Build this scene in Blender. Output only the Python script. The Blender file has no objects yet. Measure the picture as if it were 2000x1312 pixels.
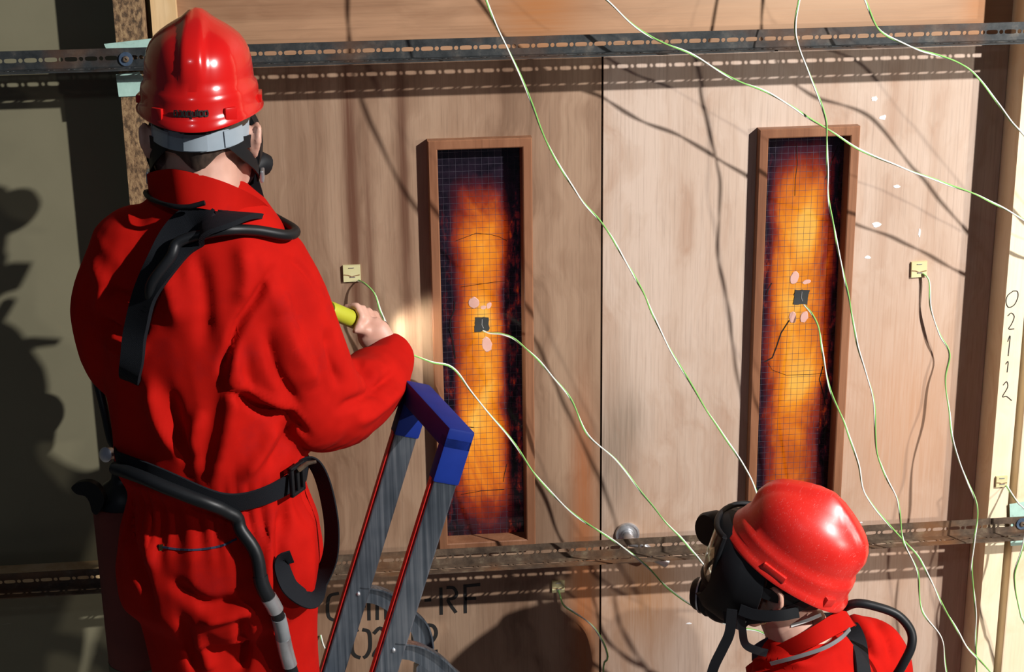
import bpy, bmesh, math, random
import numpy as np
from mathutils import Vector, Matrix, noise
from mathutils.bvhtree import BVHTree

random.seed(7)
SC = bpy.context.scene
COL = SC.collection

# ------------------------------------------------------------------ camera
CAM = Vector((-0.4025, -3.2695, 2.5096))
PITCH, YAW, ROLL, FPX = 0.3271, 0.0984, -0.0133, 3400.0
FW = Vector((math.sin(YAW)*math.cos(PITCH), math.cos(YAW)*math.cos(PITCH), -math.sin(PITCH)))
RT0 = Vector((math.cos(YAW), -math.sin(YAW), 0)); UP0 = RT0.cross(FW)
RT = RT0*math.cos(ROLL)+UP0*math.sin(ROLL); UP = -RT0*math.sin(ROLL)+UP0*math.cos(ROLL)
cd = bpy.data.cameras.new('camera'); cam = bpy.data.objects.new('camera', cd); COL.objects.link(cam)
cam.matrix_world = Matrix(((RT.x, UP.x, -FW.x, CAM.x), (RT.y, UP.y, -FW.y, CAM.y), (RT.z, UP.z, -FW.z, CAM.z), (0, 0, 0, 1)))
cd.sensor_width = 36.0; cd.lens = FPX/2000*36.0; cd.clip_start = 0.05
SC.camera = cam

def ray(px, py): return (FW+RT*((px-1000)/FPX)-UP*((py-656)/FPX)).normalized()
def U(px, py, Y=0.0):
    "point of the place seen at a photograph pixel, at depth Y (wall face is Y=0)"
    d = ray(px, py); return CAM+d*((Y-CAM.y)/d.y)
def UZ(px, py, Z):
    d = ray(px, py); return CAM+d*((Z-CAM.z)/d.z)
def UX(px, py, X):
    d = ray(px, py); return CAM+d*((X-CAM.x)/d.x)

# ------------------------------------------------------------------ world, lights, exposure
SC.view_settings.view_transform = 'Standard'; SC.view_settings.look = 'None'
SC.view_settings.gamma = 1.0; SC.view_settings.use_curve_mapping = False
SC.view_settings.exposure = 0.0
w = bpy.data.worlds.new('world'); SC.world = w; w.use_nodes = True
w.node_tree.nodes['Background'].inputs[0].default_value = (0.55, 0.65, 0.9, 1)
w.node_tree.nodes['Background'].inputs[1].default_value = 0.055

def spot(name, loc, target, power, size, color=(1, 1, 1), angle=70, blend=0.6):
    l = bpy.data.lights.new(name, 'SPOT'); l.energy = power; l.shadow_soft_size = size; l.color = color
    l.spot_size = math.radians(angle); l.spot_blend = blend
    o = bpy.data.objects.new(name, l); COL.objects.link(o); o.location = loc
    o.rotation_euler = (Vector(target)-Vector(loc)).to_track_quat('-Z', 'Y').to_euler()
    return o
spot('key_floodlight', (2.65, -2.65, 3.68), (0.2, 0, 1.3), 1250, 0.04, (1.0, 0.97, 0.945), 80, 0.5)
spot('side_floodlight', (3.7, -3.4, 2.2), (0.75, 0, 1.1), 470, 0.06, (1.0, 0.93, 0.84), 38, 1.0)
spot('hall_lamp', (-1.2, -4.2, 4.2), (-0.6, 0, 1.5), 30, 0.12, (0.85, 0.92, 1.0), 70, 0.8)

# ------------------------------------------------------------------ mesh helpers
def link(o, parent=None):
    COL.objects.link(o)
    if parent is not None: o.parent = parent
    return o
def tag(o, label=None, cat=None, group=None, kind=None):
    if label: o['label'] = label
    if cat: o['category'] = cat
    if group: o['group'] = group
    if kind: o['kind'] = kind
    return o
def empty(name, loc=(0, 0, 0), mat=None):
    o = bpy.data.objects.new(name, None); COL.objects.link(o); o.empty_display_size = 0.05
    if mat is not None: o.matrix_world = mat
    else: o.location = loc
    return o

def cat(pts, n=8, closed=False):
    "Catmull-Rom through points (tuples of any length)"
    P = [np.array(p, float) for p in pts]; out = []
    m = len(P)
    for i in range(m if closed else m-1):
        p1, p2 = P[i], P[(i+1) % m]
        p0 = P[i-1] if (closed or i > 0) else 2*p1-p2
        p3 = P[(i+2) % m] if (closed or i < m-2) else 2*p2-p1
        for k in range(n):
            t = k/n
            out.append(0.5*((2*p1)+(-p0+p2)*t+(2*p0-5*p1+4*p2-p3)*t*t+(-p0+3*p1-3*p2+p3)*t**3))
    if not closed: out.append(P[-1])
    return out

class MB:
    def __init__(s): s.v = []; s.f = []
    def add(s, vs, fs):
        b = len(s.v); s.v += [Vector(v) for v in vs]; s.f += [tuple(i+b for i in f) for f in fs]; return s
    def box(s, lo, hi, M=None, bev=0.0):
        x0, y0, z0 = lo; x1, y1, z1 = hi
        if bev > 0:
            b = bev; vs = []; fs = []
            bm = bmesh.new(); bmesh.ops.create_cube(bm, size=1)
            for v in bm.verts:
                v.co = Vector((x0 if v.co.x < 0 else x1, y0 if v.co.y < 0 else y1, z0 if v.co.z < 0 else z1))
            bmesh.ops.bevel(bm, geom=list(bm.edges), offset=b, segments=2, affect='EDGES', profile=0.6)
            bm.verts.index_update()
            vs = [v.co.copy() for v in bm.verts]; fs = [[v.index for v in f.verts] for f in bm.faces]; bm.free()
        else:
            vs = [Vector(p) for p in ((x0,y0,z0),(x1,y0,z0),(x1,y1,z0),(x0,y1,z0),(x0,y0,z1),(x1,y0,z1),(x1,y1,z1),(x0,y1,z1))]
            fs = [(0,3,2,1),(4,5,6,7),(0,1,5,4),(1,2,6,5),(2,3,7,6),(3,0,4,7)]
        if M is not None: vs = [M @ v for v in vs]
        return s.add(vs, fs)
    def tube(s, path, r, n=10, flat=1.0, up=None, cap=True):
        "r scalar or list; flat = ratio of second axis"
        P = [Vector(p) for p in path]; m = len(P)
        R = r if isinstance(r, (list, tuple, np.ndarray)) else [r]*m
        T = [(P[min(i+1, m-1)]-P[max(i-1, 0)]).normalized() for i in range(m)]
        u = Vector(up) if up is not None else (Vector((0, 0, 1)) if abs(T[0].z) < 0.9 else Vector((1, 0, 0)))
        vs = []
        for i in range(m):
            u = (u-T[i]*u.dot(T[i])).normalized(); b = T[i].cross(u)
            for k in range(n):
                a = 2*math.pi*k/n
                vs.append(P[i]+u*(math.cos(a)*R[i]*flat)+b*(math.sin(a)*R[i]))
        fs = [(i*n+k, i*n+(k+1) % n, (i+1)*n+(k+1) % n, (i+1)*n+k) for i in range(m-1) for k in range(n)]
        if cap: fs += [tuple(range(n-1, -1, -1)), tuple((m-1)*n+k for k in range(n))]
        return s.add(vs, fs)
    def lathe(s, prof, n=24, M=None, cap=True):
        "prof: (radius, height) along local z"
        vs = []; m = len(prof)
        for r, h in prof:
            for k in range(n):
                a = 2*math.pi*k/n; vs.append(Vector((r*math.cos(a), r*math.sin(a), h)))
        if M is not None: vs = [M @ v for v in vs]
        fs = [(i*n+k, i*n+(k+1) % n, (i+1)*n+(k+1) % n, (i+1)*n+k) for i in range(m-1) for k in range(n)]
        if cap: fs += [tuple(range(n-1, -1, -1)), tuple((m-1)*n+k for k in range(n))]
        return s.add(vs, fs)
    def loft(s, rings):
        n = len(rings[0]); vs = [p for r in rings for p in r]; m = len(rings)
        fs = [(i*n+k, i*n+(k+1) % n, (i+1)*n+(k+1) % n, (i+1)*n+k) for i in range(m-1) for k in range(n)]
        fs += [tuple(range(n-1, -1, -1)), tuple((m-1)*n+k for k in range(n))]
        return s.add(vs, fs)
    def sheet(s, rows, th):
        "solid sheet through a grid of points, thickness th along its normal"
        m, n = len(rows), len(rows[0]); P = [[Vector(p) for p in r] for r in rows]
        N = [[None]*n for _ in range(m)]
        for i in range(m):
            for j in range(n):
                a = P[min(i+1, m-1)][j]-P[max(i-1, 0)][j]; b = P[i][min(j+1, n-1)]-P[i][max(j-1, 0)]
                c = a.cross(b); N[i][j] = c.normalized() if c.length > 1e-12 else Vector((0, 0, 1))
        vs = [P[i][j]+N[i][j]*th/2 for i in range(m) for j in range(n)]+[P[i][j]-N[i][j]*th/2 for i in range(m) for j in range(n)]
        o = m*n; I = lambda i, j: i*n+j; fs = []
        for i in range(m-1):
            for j in range(n-1):
                fs.append((I(i,j), I(i+1,j), I(i+1,j+1), I(i,j+1))); fs.append((o+I(i,j), o+I(i,j+1), o+I(i+1,j+1), o+I(i+1,j)))
        for i in range(m-1):
            fs.append((I(i,0), o+I(i,0), o+I(i+1,0), I(i+1,0))); fs.append((I(i,n-1), I(i+1,n-1), o+I(i+1,n-1), o+I(i,n-1)))
        for j in range(n-1):
            fs.append((I(0,j), I(0,j+1), o+I(0,j+1), o+I(0,j))); fs.append((I(m-1,j), o+I(m-1,j), o+I(m-1,j+1), I(m-1,j+1)))
        return s.add(vs, fs)
    def ribbon(s, pts, nrm, width, th=0.003):
        "strap: centre points, face normals, width"
        m = len(pts); rows = []
        W = width if isinstance(width, (list, tuple)) else [width]*m
        for i in range(m):
            p = Vector(pts[i]); t = (Vector(pts[min(i+1, m-1)])-Vector(pts[max(i-1, 0)])).normalized()
            b = t.cross(Vector(nrm[i])).normalized()
            rows.append([p-b*W[i]/2, p, p+b*W[i]/2])
        return s.sheet(rows, th)
    def ball(s, c, r, n=16, M=None):
        "ellipsoid"
        r = Vector((r, r, r)) if isinstance(r, (int, float)) else Vector(r)
        vs = []; m = n//2+1
        for i in range(m):
            a = -math.pi/2+math.pi*(i+0.02)/(m-1+0.04)
            for k in range(n):
                b = 2*math.pi*k/n; p = Vector((r.x*math.cos(a)*math.cos(b), r.y*math.cos(a)*math.sin(b), r.z*math.sin(a)))
                vs.append((M.to_3x3() @ p if M is not None else p)+Vector(c))
        fs = [(i*n+k, i*n+(k+1) % n, (i+1)*n+(k+1) % n, (i+1)*n+k) for i in range(m-1) for k in range(n)]
        fs += [tuple(range(n-1, -1, -1)), tuple((m-1)*n+k for k in range(n))]
        return s.add(vs, fs)
    def mesh(s, name):
        me = bpy.data.meshes.new(name); me.from_pydata([tuple(v) for v in s.v], [], s.f); me.validate()
        bm = bmesh.new(); bm.from_mesh(me); bmesh.ops.recalc_face_normals(bm, faces=list(bm.faces)); bm.to_mesh(me); bm.free()
        return me
    def build(s, name, mat, parent=None, smooth=False, origin=None):
        if origin is not None: o_ = Vector(origin); s.v = [v-o_ for v in s.v]
        me = s.mesh(name); me.materials.append(M[mat] if isinstance(mat, str) else mat)
        if smooth:
            me.polygons.foreach_set('use_smooth', [True]*len(me.polygons))
            try: me.set_sharp_from_angle(angle=math.radians(45))
            except Exception: pass
        o = bpy.data.objects.new(name, me); link(o, parent)
        if origin is not None: o.location = origin
        return o

def fuse(mb, voxel, smooth=6, factor=0.5):
    me = mb.mesh('tmp'); o = bpy.data.objects.new('tmp', me); COL.objects.link(o)
    m = o.modifiers.new('r', 'REMESH'); m.mode = 'VOXEL'; m.voxel_size = voxel
    if smooth:
        m2 = o.modifiers.new('s', 'SMOOTH'); m2.factor = factor; m2.iterations = smooth
    dg = bpy.context.evaluated_depsgraph_get(); dg.update()
    res = bpy.data.meshes.new_from_object(o.evaluated_get(dg))
    bpy.data.objects.remove(o); bpy.data.meshes.remove(me)
    res.polygons.foreach_set('use_smooth', [True]*len(res.polygons))
    return res
def get_v(me):
    a = np.zeros(len(me.vertices)*3); me.vertices.foreach_get('co', a); return a.reshape(-1, 3)
def get_n(me):
    a = np.zeros(len(me.vertices)*3); me.vertices.foreach_get('normal', a); return a.reshape(-1, 3)
def set_v(me, a): me.vertices.foreach_set('co', a.ravel()); me.update()
def projpx(V):
    d = V-np.array(CAM); z = d@np.array(FW)
    return np.stack([1000+FPX*(d@np.array(RT))/z, 656-FPX*(d@np.array(UP))/z], 1)
def folds(me, lines, front=True):
    "cloth folds: each (pixel polyline, amplitude m, width px) raises (or sinks) a crease on the camera side of the cloth"
    V = get_v(me); N = get_n(me); px = projpx(V); D = np.zeros(len(V))
    toc = np.array(CAM)-V; toc /= np.linalg.norm(toc, axis=1)[:, None]
    facing = np.clip((N*toc).sum(1)*3+0.2, 0, 1) if front else 1
    for line, amp, wd in lines:
        pts = np.array(cat(line, 5)); best = np.full(len(V), 1e9); tt = np.zeros(len(V)); n = len(pts)-1
        for i in range(n):
            a, b = pts[i], pts[i+1]; ab = b-a; L = ab@ab+1e-9
            t = np.clip(((px-a)@ab)/L, 0, 1); d = np.hypot(*(px-a-t[:, None]*ab).T)
            k = d < best; best[k] = d[k]; tt[k] = (i+t[k])/n
        taper = np.clip(np.minimum(tt, 1-tt)*4+0.15, 0, 1)
        D += 1.35*amp*np.exp(-(best/(0.8*wd))**2)*taper
    set_v(me, V+N*(np.clip(D, -0.015, 0.018)*facing)[:, None])
def crumple(me, amp, scale, stretch=(1, 1, 1), seed=0, mask=None, ridged=False):
    V = get_v(me); N = get_n(me)
    D = np.array([noise.noise(Vector((v[0]*scale*stretch[0]+seed, v[1]*scale*stretch[1], v[2]*scale*stretch[2]))) for v in V])
    D = (0.30-np.abs(D))*2.2*amp if ridged else np.where(D > 0, D, D*0.6)*amp
    if mask is not None: D = D*mask(V)
    set_v(me, V+N*D[:, None])
def mesh_obj(name, me, mat, parent=None):
    me.name = name; me.materials.clear(); me.materials.append(M[mat]); o = bpy.data.objects.new(name, me); return link(o, parent)
def bvh(me): return BVHTree.FromPolygons([v.co.copy() for v in me.vertices], [tuple(p.vertices) for p in me.polygons])

# ------------------------------------------------------------------ materials
M = {}
class NT:
    def __init__(s, name):
        s.m = bpy.data.materials.new(name); s.m.use_nodes = True; s.t = s.m.node_tree; s.b = s.t.nodes['Principled BSDF']; M[name] = s.m
        s.co = s.t.nodes.new('ShaderNodeTexCoord').outputs['Object']
    def n(s, typ, **kw):
        nd = s.t.nodes.new(typ)
        for k, v in kw.items(): setattr(nd, k, v)
        return nd
    def val(s, sock, v):
        if hasattr(v, 'is_output'): s.t.links.new(v, sock)
        else: sock.default_value = v
    def map(s, scale=(1, 1, 1), loc=(0, 0, 0), src=None):
        nd = s.n('ShaderNodeMapping'); s.val(nd.inputs[0], src or s.co); nd.inputs['Scale'].default_value = scale; nd.inputs['Location'].default_value = loc
        return nd.outputs[0]
    def noise(s, vec, scale, detail=4, rough=0.55, dist=0.0):
        nd = s.n('ShaderNodeTexNoise'); s.val(nd.inputs['Vector'], vec); nd.inputs['Scale'].default_value = scale
        nd.inputs['Detail'].default_value = detail; nd.inputs['Roughness'].default_value = rough; nd.inputs['Distortion'].default_value = dist
        return nd.outputs['Fac']
    def ramp(s, fac, stops):
        nd = s.n('ShaderNodeValToRGB'); s.val(nd.inputs[0], fac); e = nd.color_ramp.elements
        while len(e) < len(stops): e.new(0.5)
        for i, (p, c) in enumerate(stops): e[i].position = p; e[i].color = (*c, 1) if len(c) == 3 else c
        return nd.outputs[0]
    def mix(s, fac, a, b, mode='MIX'):
        nd = s.n('ShaderNodeMix', data_type='RGBA', blend_type=mode); s.val(nd.inputs[0], fac)
        for k, v in ((6, a), (7, b)): s.val(nd.inputs[k], (*v, 1) if isinstance(v, tuple) and len(v) == 3 else v)
        return nd.outputs[2]
    def math(s, op, a, b=0.0, c=None, clamp=False):
        nd = s.n('ShaderNodeMath', operation=op, use_clamp=clamp); s.val(nd.inputs[0], a); s.val(nd.inputs[1], b)
        if c is not None: s.val(nd.inputs[2], c)
        return nd.outputs[0]
    def xyz(s, src=None):
        nd = s.n('ShaderNodeSeparateXYZ'); s.val(nd.inputs[0], src or s.co); return nd.outputs
    def gauss(s, cx, cz, sx, sz):
        "soft blotch in the wall plane, 0..1"
        X = s.xyz(); a = s.math('DIVIDE', s.math('SUBTRACT', X[0], cx), sx); b = s.math('DIVIDE', s.math('SUBTRACT', X[2], cz), sz)
        return s.math('POWER', 2.718, s.math('MULTIPLY', s.math('ADD', s.math('MULTIPLY', a, a), s.math('MULTIPLY', b, b)), -1.0))
    def bump(s, h, strength=0.3, dist=0.002):
        nd = s.n('ShaderNodeBump'); s.val(nd.inputs['Height'], h); nd.inputs['Strength'].default_value = strength; nd.inputs['Distance'].default_value = dist
        s.t.links.new(nd.outputs[0], s.b.inputs['Normal'])
    def out(s, col=None, rough=0.5, metal=0.0, spec=0.5, coat=0.0):
        if col is not None: s.val(s.b.inputs['Base Color'], (*col, 1) if isinstance(col, tuple) and len(col) == 3 else col)
        s.val(s.b.inputs['Roughness'], rough); s.b.inputs['Metallic'].default_value = metal
        s.b.inputs['Specular IOR Level'].default_value = spec; s.b.inputs['Coat Weight'].default_value = coat
        return s.m

def wood(name, light, mid, dark, horizontal=False, fig=1.0, stains_and_patches=(), seed=0.0, rough=0.55, streak=0.45):
    t = NT(name)
    st = (0.8, 0.8, 15) if horizontal else (15, 15, 0.75)
    v = t.map(st, (seed, seed*1.7, seed*0.6))
    warp = t.noise(t.map((2.2, 2.2, 2.2), (seed+3, 0, seed)), 1.0, 3)
    wv = t.n('ShaderNodeVectorMath', operation='ADD'); t.val(wv.inputs[0], v)
    sc = t.n('ShaderNodeVectorMath', operation='SCALE'); t.val(sc.inputs[0], warp); sc.inputs['Scale'].default_value = 3.0*fig
    t.t.links.new(sc.outputs[0], wv.inputs[1])
    g1 = t.noise(wv.outputs[0], 1.0, 5, 0.6)
    fine = t.noise(t.map((4, 4, 190) if horizontal else (260, 260, 7), (seed, 0, 0)), 1.0, 3, 0.6)
    c = t.ramp(g1, [(0.30, dark), (0.46, mid), (0.64, light)])
    c = t.mix(t.math('MULTIPLY', t.math('SUBTRACT', fine, 0.5, clamp=True), 1.5), c, tuple(x*streak for x in mid))
    blot = t.noise(t.map((1.6, 1.6, 1.1), (seed*2, 1, 0)), 1.6, 3)
    c = t.mix(t.math('MULTIPLY', t.math('SUBTRACT', blot, 0.5, clamp=True), 1.2), c, tuple(x*0.75 for x in mid))
    for (cx, cz, sx, sz, colr, amt) in stains_and_patches:
        g = t.gauss(cx, cz, sx, sz)
        g = t.math('MULTIPLY', t.math('MULTIPLY', g, t.math('ADD', t.math('MULTIPLY', fine, 1.2), 0.35)), amt, clamp=True)
        c = t.mix(g, c, colr)
    t.bump(fine, 0.15, 0.001)
    t.out(c, rough, 0, 0.35)
    return t

wood('ply_left', (0.33, 0.22, 0.145), (0.25, 0.155, 0.098), (0.15, 0.085, 0.05), fig=0.9, seed=2.0, stains_and_patches=[
    (0.062, 1.06, 0.022, 0.2, (0.30, 0.10, 0.035), 0.75), (0.065, 0.75, 0.03, 0.28, (0.30, 0.10, 0.03), 0.85), (0.0, 1.0, 0.05, 0.12, (0.17, 0.10, 0.06), 0.5),
    (-0.385, 1.66, 0.013, 0.40, (0.115, 0.05, 0.028), 1.2), (-0.285, 1.72, 0.010, 0.33, (0.11, 0.05, 0.028), 1.1), (-0.355, 1.45, 0.006, 0.3, (0.13, 0.06, 0.035), 1.0), (-0.5, 1.2, 0.05, 0.3, (0.2, 0.1, 0.055), 0.7)])
wood('ply_right', (0.50, 0.39, 0.315), (0.44, 0.325, 0.25), (0.36, 0.235, 0.165), fig=1.1, seed=9.0, stains_and_patches=[
    (0.19, 0.82, 0.08, 0.16, (0.33, 0.165, 0.075), 0.9), (0.125, 1.13, 0.05, 0.16, (0.17, 0.125, 0.09), 0.75), (0.16, 1.20, 0.03, 0.06, (0.2, 0.15, 0.11), 0.5), (0.74, 1.15, 0.15, 0.3, (0.46, 0.25, 0.14), 0.7)])  # grey-brown entries darken the leaf softly beside the meeting edge; rest are stains
wood('ply_head', (0.40, 0.23, 0.13), (0.32, 0.18, 0.10), (0.23, 0.115, 0.06), horizontal=True, fig=0.7, seed=5.0, stains_and_patches=[
    (-0.02, 2.08, 0.08, 0.12, (0.33, 0.13, 0.04), 1.1), (0.83, 2.08, 0.03, 0.12, (0.33, 0.13, 0.04), 1.0), (0.5, 2.1, 0.3, 0.1, (0.46, 0.31, 0.2), 0.9)])
wood('hardwood', (0.27, 0.125, 0.065), (0.20, 0.085, 0.042), (0.14, 0.055, 0.028), fig=0.4, seed=1.0, rough=0.45)
wood('pine', (0.72, 0.53, 0.30), (0.62, 0.42, 0.21), (0.48, 0.28, 0.12), fig=1.6, seed=4.0, streak=0.7)
wood('pine_pale', (0.80, 0.68, 0.49), (0.76, 0.62, 0.42), (0.66, 0.49, 0.30), fig=1.8, seed=8.0, streak=0.8)
wood('timber_dark', (0.30, 0.17, 0.08), (0.24, 0.12, 0.055), (0.15, 0.075, 0.035), fig=0.6, seed=3.3)

t = NT('board'); b1 = t.noise(t.map(), 3.0, 4); b2 = t.noise(t.map(), 90.0, 3)
c = t.ramp(b1, [(0.3, (0.155, 0.142, 0.085)), (0.7, (0.195, 0.178, 0.11))])
c = t.mix(t.math('MULTIPLY', t.math('SUBTRACT', t.noise(t.map((14, 14, 60)), 1.0, 2), 0.72, clamp=True), 3), c, (0.45, 0.45, 0.42))
t.bump(b2, 0.1, 0.001); t.out(c, 0.7)
t = NT('chipboard'); a = t.noise(t.map((1, 1, 0.55)), 150, 4, 0.7); c = t.ramp(a, [(0.40, (0.035, 0.022, 0.012)), (0.5, (0.20, 0.12, 0.06)), (0.62, (0.36, 0.24, 0.12))])
big = t.noise(t.map(), 9, 3); c = t.mix(t.math('MULTIPLY', big, 0.5), c, (0.22, 0.12, 0.05)); t.bump(a, 0.5, 0.003); t.out(c, 0.8)
t = NT('steel_rust'); a = t.noise(t.map(), 26, 6, 0.7); b = t.noise(t.map((1, 1, 1), (4, 2, 1)), 6, 4)
c = t.ramp(a, [(0.35, (0.018, 0.022, 0.024)), (0.55, (0.042, 0.046, 0.047)), (0.72, (0.11, 0.10, 0.085))])
c = t.mix(t.math('MULTIPLY', t.math('SUBTRACT', b, 0.5, clamp=True), 4, clamp=True), c, (0.13, 0.06, 0.028)); t.bump(a, 0.4, 0.001); t.out(c, 0.55, 0.35)
t = NT('steel_brown'); a = t.noise(t.map(), 30, 6, 0.7); b = t.noise(t.map((1, 1, 1), (4, 2, 1)), 7, 4)
c = t.ramp(a, [(0.33, (0.045, 0.03, 0.02)), (0.55, (0.11, 0.075, 0.05)), (0.75, (0.24, 0.2, 0.13))])
c = t.mix(t.math('MULTIPLY', t.math('SUBTRACT', b, 0.5, clamp=True), 4, clamp=True), c, (0.20, 0.085, 0.03)); t.bump(a, 0.4, 0.001); t.out(c, 0.6, 0.25)
t = NT('steel_bright'); a = t.noise(t.map((1, 1, 1)), 30, 4); t.out(t.ramp(a, [(0.3, (0.42, 0.43, 0.45)), (0.7, (0.62, 0.63, 0.65))]), 0.36, 0.8)
t = NT('washer_blue'); a = t.noise(t.map(), 60, 4); t.out(t.ramp(a, [(0.3, (0.06, 0.10, 0.17)), (0.7, (0.16, 0.23, 0.33))]), 0.4, 0.6)
t = NT('mint_paint'); a = t.noise(t.map(), 40, 5, 0.7); t.out(t.ramp(a, [(0.3, (0.25, 0.36, 0.31)), (0.45, (0.36, 0.55, 0.48)), (0.8, (0.45, 0.66, 0.58))]), 0.6)
t = NT('coverall'); a = t.noise(t.map(), 14, 4); f = t.noise(t.map(), 420, 2)
c = t.ramp(a, [(0.3, (0.34, 0.0036, 0.0014)), (0.7, (0.42, 0.0055, 0.0022))])
dirt = t.noise(t.map((1, 1, 1), (7, 3, 2)), 9, 5, 0.65); c = t.mix(t.math('MULTIPLY', t.math('SUBTRACT', dirt, 0.56, clamp=True), 1.8), c, (0.15, 0.006, 0.009))
t.bump(f, 0.12, 0.0006); t.out(c, 0.85, 0, 0.18); t.b.inputs['Specular IOR Level'].default_value = 0.1
def plastic(name, c0, c1, rough, scratch=0.0, coat=0.0, spec=0.5):
    t = NT(name); a = t.noise(t.map(), 8, 4); c = t.ramp(a, [(0.3, c0), (0.7, c1)])
    if scratch:
        s1 = t.noise(t.map((9, 60, 30)), 6, 3, 0.6, 1.5); s1 = t.math('MULTIPLY', t.math('SUBTRACT', s1, 0.605, clamp=True), scratch, clamp=True)
        c = t.mix(s1, c, (0.75, 0.35, 0.33)); d = t.noise(t.map(), 22, 5, 0.7)
        t.out(c, t.math('ADD', t.math('MULTIPLY', d, 0.16), rough), 0, 0.5, coat)
    else: t.out(c, rough, 0, spec, coat)
plastic('helmet_red', (0.46, 0.006, 0.006), (0.52, 0.009, 0.007), 0.20, 0.0, 0.3)
plastic('helmet_worn', (0.50, 0.012, 0.009), (0.60, 0.022, 0.014), 0.27, 2.2)
plastic('rubber', (0.003, 0.0035, 0.0045), (0.007, 0.008, 0.010), 0.55, spec=0.25)
plastic('hose_rubber', (0.004, 0.005, 0.006), (0.010, 0.011, 0.013), 0.45, spec=0.3)
plastic('harness_grey', (0.22, 0.27, 0.31), (0.33, 0.38, 0.42), 0.35)
plastic('blue_plastic', (0.004, 0.016, 0.14), (0.006, 0.025, 0.20), 0.55, spec=0.2)
plastic('yellow_plastic', (0.36, 0.38, 0.02), (0.46, 0.46, 0.03), 0.45)
plastic('ladder_red', (0.42, 0.012, 0.01), (0.5, 0.02, 0.015), 0.4)
plastic('black_paint', (0.006, 0.006, 0.006), (0.012, 0.011, 0.01), 0.6)
plastic('white_cloth', (0.72, 0.72, 0.70), (0.8, 0.8, 0.78), 0.8)
plastic('navy_cloth', (0.012, 0.016, 0.04), (0.02, 0.026, 0.06), 0.85)
plastic('grey_elastic', (0.10, 0.10, 0.105), (0.16, 0.16, 0.165), 0.8)
plastic('pad_yellow', (0.50, 0.46, 0.22), (0.60, 0.56, 0.32), 0.8)
plastic('pad_black', (0.010, 0.012, 0.012), (0.03, 0.033, 0.033), 0.6)
plastic('putty_pink', (0.45, 0.24, 0.20), (0.62, 0.38, 0.32), 0.7)
plastic('wire_green', (0.16, 0.42, 0.09), (0.25, 0.52, 0.14), 0.45)
plastic('wire_white', (0.62, 0.66, 0.60), (0.75, 0.78, 0.72), 0.45)
plastic('brass', (0.45, 0.22, 0.12), (0.55, 0.3, 0.18), 0.3); M['brass'].node_tree.nodes['Principled BSDF'].inputs['Metallic'].default_value = 1
plastic('gold', (0.7, 0.5, 0.2), (0.75, 0.55, 0.25), 0.2); M['gold'].node_tree.nodes['Principled BSDF'].inputs['Metallic'].default_value = 1
plastic('cylinder_sleeve', (0.10, 0.014, 0.010), (0.15, 0.022, 0.014), 0.8)
plastic('olive', (0.06, 0.06, 0.03), (0.09, 0.085, 0.045), 0.7)
plastic('tape_grey', (0.10, 0.11, 0.12), (0.3, 0.32, 0.33), 0.3)
plastic('plaster_white', (0.75, 0.75, 0.75), (0.85, 0.85, 0.85), 0.8)
t = NT('webbing'); wv = t.n('ShaderNodeTexWave', wave_type='BANDS', bands_direction='DIAGONAL'); t.val(wv.inputs[0], t.co); wv.inputs['Scale'].default_value = 320
t.bump(wv.outputs[1], 0.5, 0.0008); t.out(t.ramp(wv.outputs[1], [(0.2, (0.003, 0.004, 0.0055)), (0.9, (0.011, 0.013, 0.018))]), 0.8, 0, 0.2)
t = NT('aluminium'); a = t.noise(t.map((3, 3, 3)), 3, 3); s1 = t.noise(t.map((160, 160, 3)), 1, 3)
t.out(t.ramp(t.math('ADD', t.math('MULTIPLY', a, 0.4), t.math('MULTIPLY', s1, 0.6)), [(0.35, (0.10, 0.125, 0.16)), (0.5, (0.21, 0.25, 0.30)), (0.7, (0.46, 0.50, 0.56))]), 0.33, 0.92)
t = NT('skin'); a = t.noise(t.map(), 22, 4); t.out(t.ramp(a, [(0.3, (0.50, 0.27, 0.20)), (0.7, (0.60, 0.36, 0.28))]), 0.5, 0, 0.4); t.b.inputs['Subsurface Weight'].default_value = 0.06
t = NT('hair'); a = t.noise(t.map((120, 120, 14)), 1, 3); t.out(t.ramp(a, [(0.3, (0.016, 0.010, 0.007)), (0.7, (0.06, 0.04, 0.028))]), 0.6)
t = NT('concrete'); a = t.noise(t.map(), 4, 6); t.out(t.ramp(a, [(0.3, (0.16, 0.155, 0.15)), (0.7, (0.25, 0.245, 0.23))]), 0.85)
t = NT('visor'); t.out((0.85, 0.8, 0.7), 0.05); t.b.inputs['Transmission Weight'].default_value = 1.0; t.b.inputs['IOR'].default_value = 1.25
t = NT('wire_mesh'); a = t.noise(t.map(), 60, 2); t.out(t.ramp(a, [(0.3, (0.03, 0.025, 0.04)), (0.7, (0.07, 0.06, 0.085))]), 0.5, 0.2)
t = NT('soot'); t.out(t.ramp(t.noise(t.map(), 30, 3), [(0.3, (0.004, 0.004, 0.005)), (0.7, (0.012, 0.01, 0.012))]), 0.4)

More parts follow.
